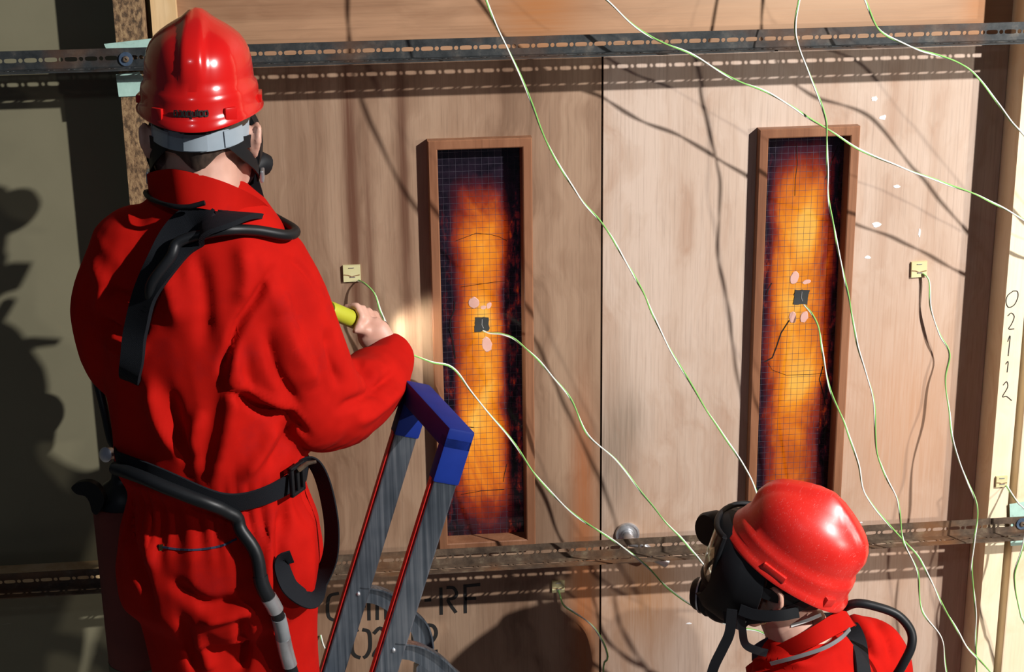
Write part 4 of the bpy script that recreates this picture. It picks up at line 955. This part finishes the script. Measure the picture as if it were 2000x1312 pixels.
# loose end of the belt hanging in a loop
lp = [(578, 922, -.055), (604, 903, -.045), (622, 918, -.04), (638, 965, -.04), (648, 1030, -.045), (644, 1090, -.05), (622, 1140, -.06), (592, 1158, -.07), (562, 1142, -.085), (548, 1112, -.10), (554, 1084, -.10), (564, 1078, -.085)]
def lp_pt(a, b, c_):
    h = hit(cov1_bvh, a, b, 0.022) if (a < 612 and b > 1060) else None
    return tuple(h[0]) if h else tuple(Q(a, b, c_))
K = cat([lp_pt(*q_) for q_ in lp], 6); P = [Vector(k) for k in K]; N = []
for i, p in enumerate(P):
    tn = (P[min(i+1, len(P)-1)]-P[max(i-1, 0)]).normalized(); inp = tn.cross(Vector((0, -1, 0))).normalized()
    N.append((inp*0.75+(CAM-p).normalized()*0.75).normalized())
MB().ribbon([p-bo for p in P], N, 0.036, 0.003).build('belt_tail', 'webbing', ba, True)
# hose from the valve along the belt and down over the right leg
hz = []
for p in cat([(240, 905), (290, 924), (340, 945), (395, 966), (435, 980), (462, 1008), (486, 1058), (508, 1118), (530, 1180), (548, 1245), (562, 1300)], 5):
    h = hit(cov1_bvh, *p, 0.018)
    if h: hz.append(h[0])
for _ in range(5): hz = [hz[i] if i in (0, len(hz)-1) else (hz[i-1]+hz[i]*2+hz[i+1])/4 for i in range(len(hz))]
hz += [hz[-1]+Vector((0.012, -0.004, -0.06)), hz[-1]+Vector((0.02, 0.0, -0.14)), hz[-1]+Vector((0.04, 0.03, -0.22))]
hose = MB().tube([p-bo for p in hz], 0.0115, 14).build('air_hose', 'hose_rubber', ba, True)
def sleeve(py0, py1, r, mat, name):
    seg = [p for p in hz if py0 <= projpx(np.array([p]))[0][1] <= py1]
    if len(seg) > 1: MB().tube([p-bo for p in [seg[0].lerp(seg[1], 0.0)]+seg[1:]], r, 14).build(name, mat, hose, True)
sleeve(1120, 1170, 0.0128, 'hose_rubber', 'hose_ferrule'); sleeve(1165, 1200, 0.0135, 'steel_bright', 'hose_coupling'); sleeve(1195, 1262, 0.0128, 'tape_grey', 'hose_tape'); sleeve(1240, 1300, 0.0132, 'steel_bright', 'hose_coupling')
# upper hose: out of the mask, over the right shoulder and down along the strap
up = [Q(470, 380, .10), Q(500, 405, .06), Q(540, 428, .03), Q(576, 450, -.03), Q(560, 459, -.07), Q(500, 450, -.10), Q(445, 449, -.125)]
for p, of_ in [((398, 462), 0.024), ((360, 484), 0.028), ((332, 515), 0.026), ((312, 550), 0.016), ((296, 590), 0.004)]:
    h = hit(cov1_bvh, *p, of_); up.append(h[0])
MB().tube([Vector(p)-bo for p in cat([tuple(p) for p in up], 8)], 0.0088, 12).build('breathing_hose', 'hose_rubber', ba, True)
# cord round the collar
cd_ = [Q(300, 372, .05), Q(284, 376, .0), Q(298, 390, -.06), Q(330, 401, -.10), Q(365, 404, -.115), Q(400, 396, -.12)]
MB().tube([Vector(p)-bo for p in cat([tuple(p) for p in cd_], 6)], 0.0042, 8).build('neck_cord', 'rubber', ba, True)
# cylinder on the left hip
Yc = Y1+0.165
ct, cb = U(243, 978, Yc), U(274, 1296, Yc); ax = (ct-cb).normalized(); Lc = (ct-cb).length
qc = ax.to_track_quat('Z', 'Y').to_matrix().to_4x4(); CB = Matrix.Translation(cb-bo) @ qc; rc = 0.058
cyl = MB().lathe([(0.0, 0.0), (rc*0.98, 0.0), (rc, 0.004), (rc, Lc-0.004), (rc*0.97, Lc), (0.0, Lc)], 36, CB).build('cylinder_sleeve', 'cylinder_sleeve', ba, True)
MB().lathe([(0.0, -0.055), (rc*0.45, -0.050), (rc*0.8, -0.036), (rc*1.0, -0.014), (rc*1.01, 0.014), (0.0, 0.014)], 36, CB).build('cylinder_base', 'olive', cyl, True)
MB().lathe([(rc*0.93, Lc-0.004), (rc*0.88, Lc+0.012), (rc*0.7, Lc+0.030), (rc*0.45, Lc+0.040), (0.020, Lc+0.046), (0.017, Lc+0.062), (0.0, Lc+0.062)], 36, CB).build('cylinder_neck', 'hose_rubber', cyl, True)
O_ = [Vector(k) for k in cat([tuple(U(x, y, Yc-0.052)-bo) for x, y in [(139, 953), (150, 943), (168, 940), (184, 945), (194, 955), (204, 978), (190, 1004), (180, 1000), (175, 982), (166, 969), (150, 965)]], 3, True)]
n_ = len(O_); MB().add(O_+[p+Vector((0.004, 0.012, 0)) for p in O_], [tuple(range(n_)), tuple(range(2*n_-1, n_-1, -1))]+[(k, (k+1) % n_, n_+(k+1) % n_, n_+k) for k in range(n_)]).build('sleeve_flap', 'rubber', cyl, True)
for k in range(7):     # worn dark lettering running down the sleeve
    z0 = Lc*0.62-k*0.0088; an = math.radians(238)
    pts = [(0.0, 0.0), (0.006, 0.0), (0.006, 0.0055), (0.0, 0.0055)][:2+(k % 3)]
    P = []
    for (u, v) in pts:
        a = an+u/rc; P.append(CB @ Vector((rc*1.008*math.cos(a), rc*1.008*math.sin(a), z0-v)))
    nn = CB.to_3x3() @ Vector((math.cos(an), math.sin(an), 0)); MB().ribbon(P, [nn]*len(P), 0.0022, 0.0006).build('sleeve_letter', 'black_paint', cyl)
# valve: brass body, hand wheel, hose union
vc = U(236, 882, Yc-0.035); vk = U(205, 888, Yc-0.075); va = (vk-vc).normalized(); qv = va.to_track_quat('Z', 'Y').to_matrix().to_4x4(); VM = Matrix.Translation(vc-bo) @ qv; Lv = (vk-vc).length
valve = MB().lathe([(0.0, -0.03), (0.013, -0.03), (0.014, -0.005), (0.011, 0.0), (0.012, Lv*0.5), (0.010, Lv*0.75), (0.0, Lv*0.75)], 20, VM).build('valve_body', 'brass', ba, True)
MB().lathe([(0.0, Lv*0.68), (0.0125, Lv*0.68), (0.0135, Lv*0.75), (0.0135, Lv*0.98), (0.0125, Lv), (0.0, Lv*1.01)], 28, VM).build('valve_knob', 'steel_bright', valve, True)
MB().tube([vc-bo, U(240, 915, Yc-0.02)-bo, ct+ax*0.05-bo], [.014, .015, .016], 14).build('valve_stem', 'rubber', valve, True)
MB().tube([U(232, 872, Yc-0.03)-bo, U(262, 880, Yc-0.04)-bo, U(300, 905, Yc-0.1)-bo], [.016, .018, .015], 14).build('reducer', 'rubber', valve, True)
lh = [U(226, 872, Yc-0.03), U(216, 855, Yc-0.03), U(204, 800, Yc-0.02), U(190, 745, Yc), U(178, 705, Yc), U(182, 675, Yc+0.02), U(215, 650, Yc+0.04)]
MB().tube([Vector(p)-bo for p in cat([tuple(p) for p in lh], 6)], 0.0082, 12).build('demand_hose', 'hose_rubber', ba, True)

# mask neck strap of the standing person
mk = Vector(mask1.matrix_world.translation); iM = H1.inverted()
ps = [U(478, 300, Y1+.06), U(492, 345, Y1+.05), U(505, 390, Y1+.04), U(518, 445, Y1+.03), U(522, 480, Y1+.05)]
K = cat([tuple(p) for p in ps], 6)
MB().ribbon([iM @ Vector(k) for k in K], [iM.to_3x3() @ Vector((-0.2, -1, 0.1))]*len(K), 0.020, 0.003).build('neck_strap', 'rubber', mask1, True)
ps = [U(492, 325, Y1+.07), U(505, 318, Y1+.08), U(520, 322, Y1+.09)]
MB().tube([iM @ p for p in ps], [.020, .022, .018], 14).build('demand_valve', 'rubber', mask1, True)

# ------------------------------------------------------------------ step ladder
A_ = U(812, 776, -0.26); B_ = UZ(890, 862, A_.z)
ab = (B_-A_); ab.z = 0; ab.normalize(); nn = Vector((-ab.y, ab.x, 0))
if nn.x < 0: nn = -nn                                    # climbing direction, pointing right
lad = empty('step_ladder', ((A_+B_)/2).xy.to_3d()); tag(lad, 'aluminium step ladder with a blue plastic top handle beside the standing person', 'ladder'); lo_ = Vector(lad.location)
kk = 0.345; dn = Vector((-nn.x*kk, -nn.y*kk, -1)).normalized(); wv_ = ab.cross(dn).normalized()
if wv_.x < 0: wv_ = -wv_
def bar(mb, p, q_, w_, t_, wdir, tdir, bev=0.002):
    L = (q_-p).length; z = (q_-p).normalized(); Mx = Matrix((tuple(wdir)+(0,), tuple(tdir)+(0,), tuple(z)+(0,), (0, 0, 0, 1))).transposed(); Mx.translation = p
    return mb.box((-w_/2, -t_/2, 0), (w_/2, t_/2, L), Mx, bev)
feet = []
for P0 in (A_, B_):
    top = P0+dn*0.07; Lr_ = top.z/(-dn.z); bot = top+dn*(Lr_-0.004)
    st = bar(MB(), bot-lo_, top-lo_, 0.044, 0.022, wv_, ab, 0.003).build('stile', 'aluminium', lad)
    # red plastic edge strip down the front of the stile
    bar(MB(), bot-lo_-wv_*0.0235, top-lo_-wv_*0.0235, 0.004, 0.012, wv_, ab, 0.001).build('edge_strip', 'ladder_red', st)
    for d_ in (0.395, 0.66):
        pr = P0+dn*d_+ab*0.011*(1 if P0 is B_ else -1)
        pr = P0+dn*d_+ab*0.0112; MB().ball(pr-lo_, (0.0045, 0.0045, 0.0045), 12).build('rivet', 'steel_bright', st, True)
    feet.append(bot)
    cap_ = bar(MB(), P0+dn*0.075-lo_, P0-dn*0.012-lo_, 0.050, 0.028, wv_, ab, 0.005).build('handle_leg', 'blue_plastic', lad, True)
bar(MB(), A_-ab*0.014-dn*0.006-lo_, B_+ab*0.014-dn*0.006-lo_, 0.050, 0.040, wv_, dn, 0.005).build('handle_bar', 'blue_plastic', lad, True)
for zst in (0.25, 0.50, 0.75):
    f = (A_.z-zst)/(-dn.z); a = A_+dn*f; b = B_+dn*f
    bar(MB(), a-lo_+ab*0.012, b-lo_-ab*0.012, 0.115, 0.022, nn, Vector((0, 0, 1)), 0.003).build('tread', 'aluminium', lad)
# rear legs and the curved guard bars
for P0 in (A_, B_):
    f = (P0.z-0.77)/(-dn.z); hp = P0+dn*f+ab*(0.016 if P0 is B_ else -0.016)
    rp = hp+nn*0.30-Vector((0, 0, 0.12)); rf = Vector((rp.x+nn.x*0.16, rp.y+nn.y*0.16, 0.002))
    bar(MB(), rf-lo_, rp+(rp-rf).normalized()*0.02-lo_, 0.032, 0.018, nn, ab, 0.003).build('rear_leg', 'aluminium', lad)
    g0 = P0+dn*0.40-ab*0.004; pts = [g0, g0+nn*0.05+Vector((0, 0, -0.018)), g0+nn*0.10+Vector((0, 0, -0.068)), g0+nn*0.13+Vector((0, 0, -0.14)), rp-nn*0.10+Vector((0, 0, -0.06)), rp+Vector((0, 0, 0.0))]
    K = [Vector(k) for k in cat([tuple(p) for p in pts], 6)]
    N = []
    MB().ribbon([k-lo_ for k in K], [ab]*len(K), 0.034, 0.006).build('guard_bar', 'aluminium', lad, True)
    N = []
    for i in range(len(K)):
        tn = (K[min(i+1, len(K)-1)]-K[max(i-1, 0)]).normalized(); N.append(tn.cross(ab))
    MB().ribbon([K[i]-lo_+ (N[i] if N[i].z > 0 else -N[i])*0.017+ab*0.006 for i in range(len(K))], N, 0.018, 0.003).build('guard_flange', 'aluminium', lad, True)

# ------------------------------------------------------------------ kneeling person
Y2 = -0.45
H2 = frame(U(1544, 1088, Y2), (-0.749, 0.468, 0.469))           # helmet, pushed back a little
HM = frame(U(1546, 1076, Y2), (-0.823, 0.514, 0.242))           # head
fb = Vector((-0.66, 0.75, 0)).normalized(); lb = Vector((-fb.y, fb.x, 0))       # facing, wearer's left
nk = HM @ Vector((0, -0.035, -0.165)); nk2 = U(1572, 1262, Y2-0.02)
person2 = empty('person', (nk2.x+0.02, nk2.y-0.05, 0.0)); tag(person2, 'person in red coveralls kneeling at lower right, masked face turned up to the door', 'person')
o2 = Vector(person2.location)
yaw2 = math.atan2(-lb.y, -lb.x)
pel = Vector((nk2.x+0.05, nk2.y-0.09, 0.53)); che = nk2.lerp(pel, 0.40)+Vector((0.02, -0.035, 0))
T2 = [(nk2+Vector((0, 0, 0.03)), .066, .066), (nk2+Vector((0.005, -0.005, -0.02)), .100, .085), (nk2+Vector((0.012, -0.015, -0.06)), .140, .105), (nk2+Vector((0.018, -0.025, -0.11)), .172, .128), (che, .182, .145), (nk2.lerp(pel, 0.7)+Vector((0.02, -0.03, 0)), .170, .140), (pel+Vector((0, 0, 0.04)), .175, .15), (pel+Vector((0, 0, -0.06)), .15, .14)]
shR = U(1690, 1292, Y2+0.08); shL = U(1468, 1408, Y2-0.10)
def limbs2(i):
    kR = Vector((pel.x+fb.x*0.38-lb.x*0.11, pel.y+fb.y*0.38-lb.y*0.11, 0.09)); kL = Vector((pel.x+fb.x*0.30+lb.x*0.12, pel.y+fb.y*0.30+lb.y*0.12, 0.09))
    kR = Vector((pel.x-lb.x*0.10+fb.x*0.10, pel.y-lb.y*0.10+fb.y*0.10, 0.095)); kL = Vector((pel.x+lb.x*0.10+fb.x*0.10, pel.y+lb.y*0.10+fb.y*0.10, 0.095))
    hR = pel-lb*0.09; hL = pel+lb*0.09
    fR = kR-fb*0.40+Vector((0, 0, -0.025)); fL = kL-fb*0.40+Vector((0, 0, -0.025))
    eR = shR+Vector((0.06, 0.02, -0.28)); wR = eR+fb*0.20+Vector((0, 0, 0.02)); eL = shL+Vector((-0.03, -0.02, -0.28)); wL = eL+fb*0.22+Vector((0.02, 0, -0.04))
    r = (lambda a, b: b) if i else (lambda a, b: a)
    return [([shR, shR.lerp(eR, .5), eR, eR.lerp(wR, .6), wR], r([.088, .080, .068, .06, .05], [.055, .05, .045, .04, .03])), ([shL, shL.lerp(eL, .5), eL, eL.lerp(wL, .6), wL], r([.090, .080, .068, .06, .05], [.055, .05, .045, .04, .03])),
            ([hR, hR.lerp(kR, .5), kR, kR.lerp(fR, .5), fR], r([.11, .10, .085, .075, .065], [.08, .07, .06, .05, .04])), ([hL, hL.lerp(kL, .5), kL, kL.lerp(fL, .5), fL], r([.11, .10, .085, .075, .065], [.08, .07, .06, .05, .04]))]
mb = MB(); mb.loft([ell(c_, a, b, yaw2) for c_, a, b in T2])
for P_, R_ in limbs2(0): limb(mb, P_, R_)
cov = fuse(mb, 0.0075, 10)
crumple(cov, 0.008, 8, (1, 1, 0.8), 21.0); crumple(cov, 0.003, 20, (1, 1, 0.6), 31.0)
folds(cov, [([(1650, 1200), (1690, 1230), (1720, 1290)], 0.010, 16), ([(1540, 1280), (1600, 1270), (1650, 1245)], -0.006, 12), ([(1700, 1195), (1730, 1240), (1745, 1300)], -0.008, 12), ([(1450, 1300), (1520, 1290), (1590, 1300)], 0.008, 12)])
V = get_v(cov); V[:, 2] = np.maximum(V[:, 2], 0.003); set_v(cov, V)
cov2_bvh = bvh(cov); add_to(person2, cov, 'coverall', 'coverall')
mb = MB(); head_shapes(mb, HM)
mb.tube([HM @ Vector((0, -0.012, -0.06)), HM @ Vector((0, -0.025, -0.115)), nk2.lerp(HM @ Vector((0, -0.025, -0.115)), 0.4), nk2+Vector((0, 0, -0.03))], [.056, .058, .060, .072], 20)
mb.loft([ell(c_, a*0.72, b*0.72, yaw2, 24) for c_, a, b in T2[1:]])
L2_ = limbs2(1)
for P_, R_ in L2_: limb(mb, P_, R_, 14)
for P_, R_ in L2_[:2]:      # hands resting forward with bent fingers
    w_ = P_[-1]; hd_ = (P_[-1]-P_[-2]).normalized(); pk = w_+hd_*0.085; mb.tube([w_, w_+hd_*0.045, pk], [.028, .036, .028], 14, 0.55, up=(0, 0, 1))
    sd = hd_.cross(Vector((0, 0, 1))).normalized()
    for i in range(4):
        b0 = pk+sd*(0.030-0.020*i); ln = (0.85, 1.0, 0.95, 0.75)[i]; finger(mb, [b0, b0+hd_*0.035*ln+Vector((0, 0, -0.006)), b0+hd_*0.060*ln+Vector((0, 0, -0.022)), b0+hd_*0.070*ln+Vector((0, 0, -0.042))], 0.0095, 0.0078)
    finger(mb, [w_+hd_*0.03+sd*0.02, w_+hd_*0.055+sd*0.050, w_+hd_*0.085+sd*0.058+Vector((0, 0, -0.01))], 0.0115, 0.0085)
bd = fuse(mb, 0.0042, 4); V = get_v(bd); V[:, 2] = np.maximum(V[:, 2], 0.004); set_v(bd, V); add_to(person2, bd, 'body', 'skin')
# short hair under the helmet
rows = []
for i in range(6):
    v = i/5; row = []
    for k in range(25):
        a = -1.75+3.5*k/24; x = math.sin(a); y = -math.cos(a); z = 0.01-v*0.075; row.append(HM @ Vector((0.0785*(1-0.16*v*v)*x, -0.005+0.0985*(1-0.2*v*v)*y, z-0.01))-o2)
    rows.append(row)
MB().sheet(rows, 0.006).build('hair', 'hair', person2, True)
low = [U(1462, 1330, Y2+.03), U(1480, 1312, Y2-.02), U(1530, 1285, Y2-.07), U(1590, 1262, Y2-.10), U(1640, 1235, Y2-.08), U(1668, 1222, Y2-.03), U(1672, 1222, Y2+.04)]
high = [U(1458, 1302, Y2+.03), U(1470, 1292, Y2-.01), U(1515, 1262, Y2-.05), U(1580, 1228, Y2-.08), U(1632, 1195, Y2-.07), U(1652, 1195, Y2-.03), U(1640, 1198, Y2+.03)]
collar(person2, low, high)
low = [U(1470, 1290, Y2+.02), U(1500, 1280, Y2-.03), U(1545, 1258, Y2-.055), U(1590, 1232, Y2-.06)]; high = [U(1470, 1262, Y2+.02), U(1497, 1245, Y2-.02), U(1540, 1228, Y2-.04), U(1588, 1212, Y2-.05)]
collar(person2, low, high, 'navy_cloth').name = 'shirt_collar'
c_ = [tuple(U(*p)) for p in ((1545, 1222, Y2-.058), (1575, 1212, Y2-.066), (1604, 1200, Y2-.068))]
K = cat(c_, 4); MB().ribbon([Vector(k)-o2 for k in K], [Vector((-.3, -0.6, .7))]*len(K), 0.006, 0.0015).build('undershirt_edge', 'white_cloth', person2, True)
K = cat([tuple(U(x, y, Y2+d_)) for x, y, d_ in ((1505, 1296, -.085), (1540, 1287, -.104), (1575, 1277, -.116), (1612, 1264, -.118), (1642, 1246, -.102), (1660, 1228, -.06))], 4)
MB().ribbon([Vector(k)-o2 for k in K], [Vector((0.1, -1, 0.35))]*len(K), 0.007, 0.002).build('elastic_cord', 'grey_elastic', person2, True)
# ear ring
ec = HM @ Vector((-0.090, -0.002, -0.104)); pts = [ec+(HM.to_3x3() @ Vector((0, math.cos(a), math.sin(a))))*0.009-o2 for a in np.linspace(0, 2*math.pi, 17)]
MB().tube(pts, 0.0009, 6, cap=False).build('ear_ring', 'gold', person2, True)
for s_ in (0, 1):
    f = L2_[2+s_][0][-1]; mbb = MB(); a = f-o2
    mbb.tube([a+fb*0.02, a-fb*0.06+Vector((0, 0, .01)), a-fb*0.12+Vector((0, 0, -0.0))], [.05, .046, .035], 14); mbb.tube([a-fb*0.09+Vector((0, 0, .02)), a-fb*0.11+Vector((0, 0, -.02))], [.035, .03], 12)
    me = fuse(mbb, 0.008, 3); V = get_v(me); V[:, 2] = np.maximum(V[:, 2], 0.002); set_v(me, V); mesh_obj('boot', me, 'rubber', person2)

helmet('safety_helmet', H2, 'helmet_worn', 'scuffed red safety helmet tilted back, worn by the kneeling person', marks=False, band=False, S=(0.87, 0.87, 0.89))
mask2 = face_mask(HM @ Matrix.Translation((0, 0.004, 0.016)) @ Matrix.Scale(1.1, 4), 'black full-face breathing mask with clear visor on the kneeling person')
iM = (HM @ Matrix.Translation((0, 0.004, 0.016)) @ Matrix.Scale(1.1, 4)).inverted()
for pts, wd_ in ((((1430, 1190, -.06), (1425, 1235, -.06), (1412, 1265, -.06), (1395, 1300, -.06), (1385, 1335, -.06)), 0.017), (((1447, 1195, -.06), (1450, 1230, -.06), (1456, 1258, -.055), (1478, 1270, -.06), (1498, 1275, -.06)), 0.013), (((1445, 1190, -.06), (1475, 1200, -.075), (1520, 1202, -.09), (1560, 1195, -.09)), 0.018)):
    K = cat([tuple(U(a, b, Y2+c_)) for a, b, c_ in pts], 6)
    MB().ribbon([iM @ Vector(k) for k in K], [iM.to_3x3() @ Vector((-0.3, -1, 0.2))]*len(K), wd_, 0.003).build('harness_strap', 'rubber', mask2, True)
# breathing set of the kneeling person: shoulder strap and hose
ba2 = empty('breathing_apparatus', U(1680, 1300, Y2-0.1)); tag(ba2, 'black shoulder strap and air hose on the back of the kneeling person', 'breathing set')
def over2(P, N, W):
    a = P[0]; return [a+Vector((-0.01, 0.16, -0.06)), a+Vector((-0.005, 0.09, -0.005))]+P, [Vector((0, 1, .4)), Vector((0, .3, 1))]+N, [W[0]]*2+W
strap_px(cov2_bvh, [(1660, 1222), (1668, 1250), (1675, 1280), (1681, 1310), (1684, 1345), (1686, 1400)], 0.042, 'shoulder_strap', ba2, off=0.007, th=0.004, extra=over2)
hp = [U(1640, 1190, Y2-.02), U(1672, 1178, Y2-.04), U(1710, 1184, Y2-.05), U(1752, 1200, Y2-.06), U(1778, 1230, Y2-.07), U(1780, 1262, Y2-.08), U(1762, 1300, Y2-.085), U(1742, 1335, Y2-.08), U(1725, 1385, Y2-.06)]
MB().tube([Vector(k)-ba2.location for k in cat([tuple(p) for p in hp], 7)], 0.0085, 12).build('air_hose', 'hose_rubber', ba2, True)
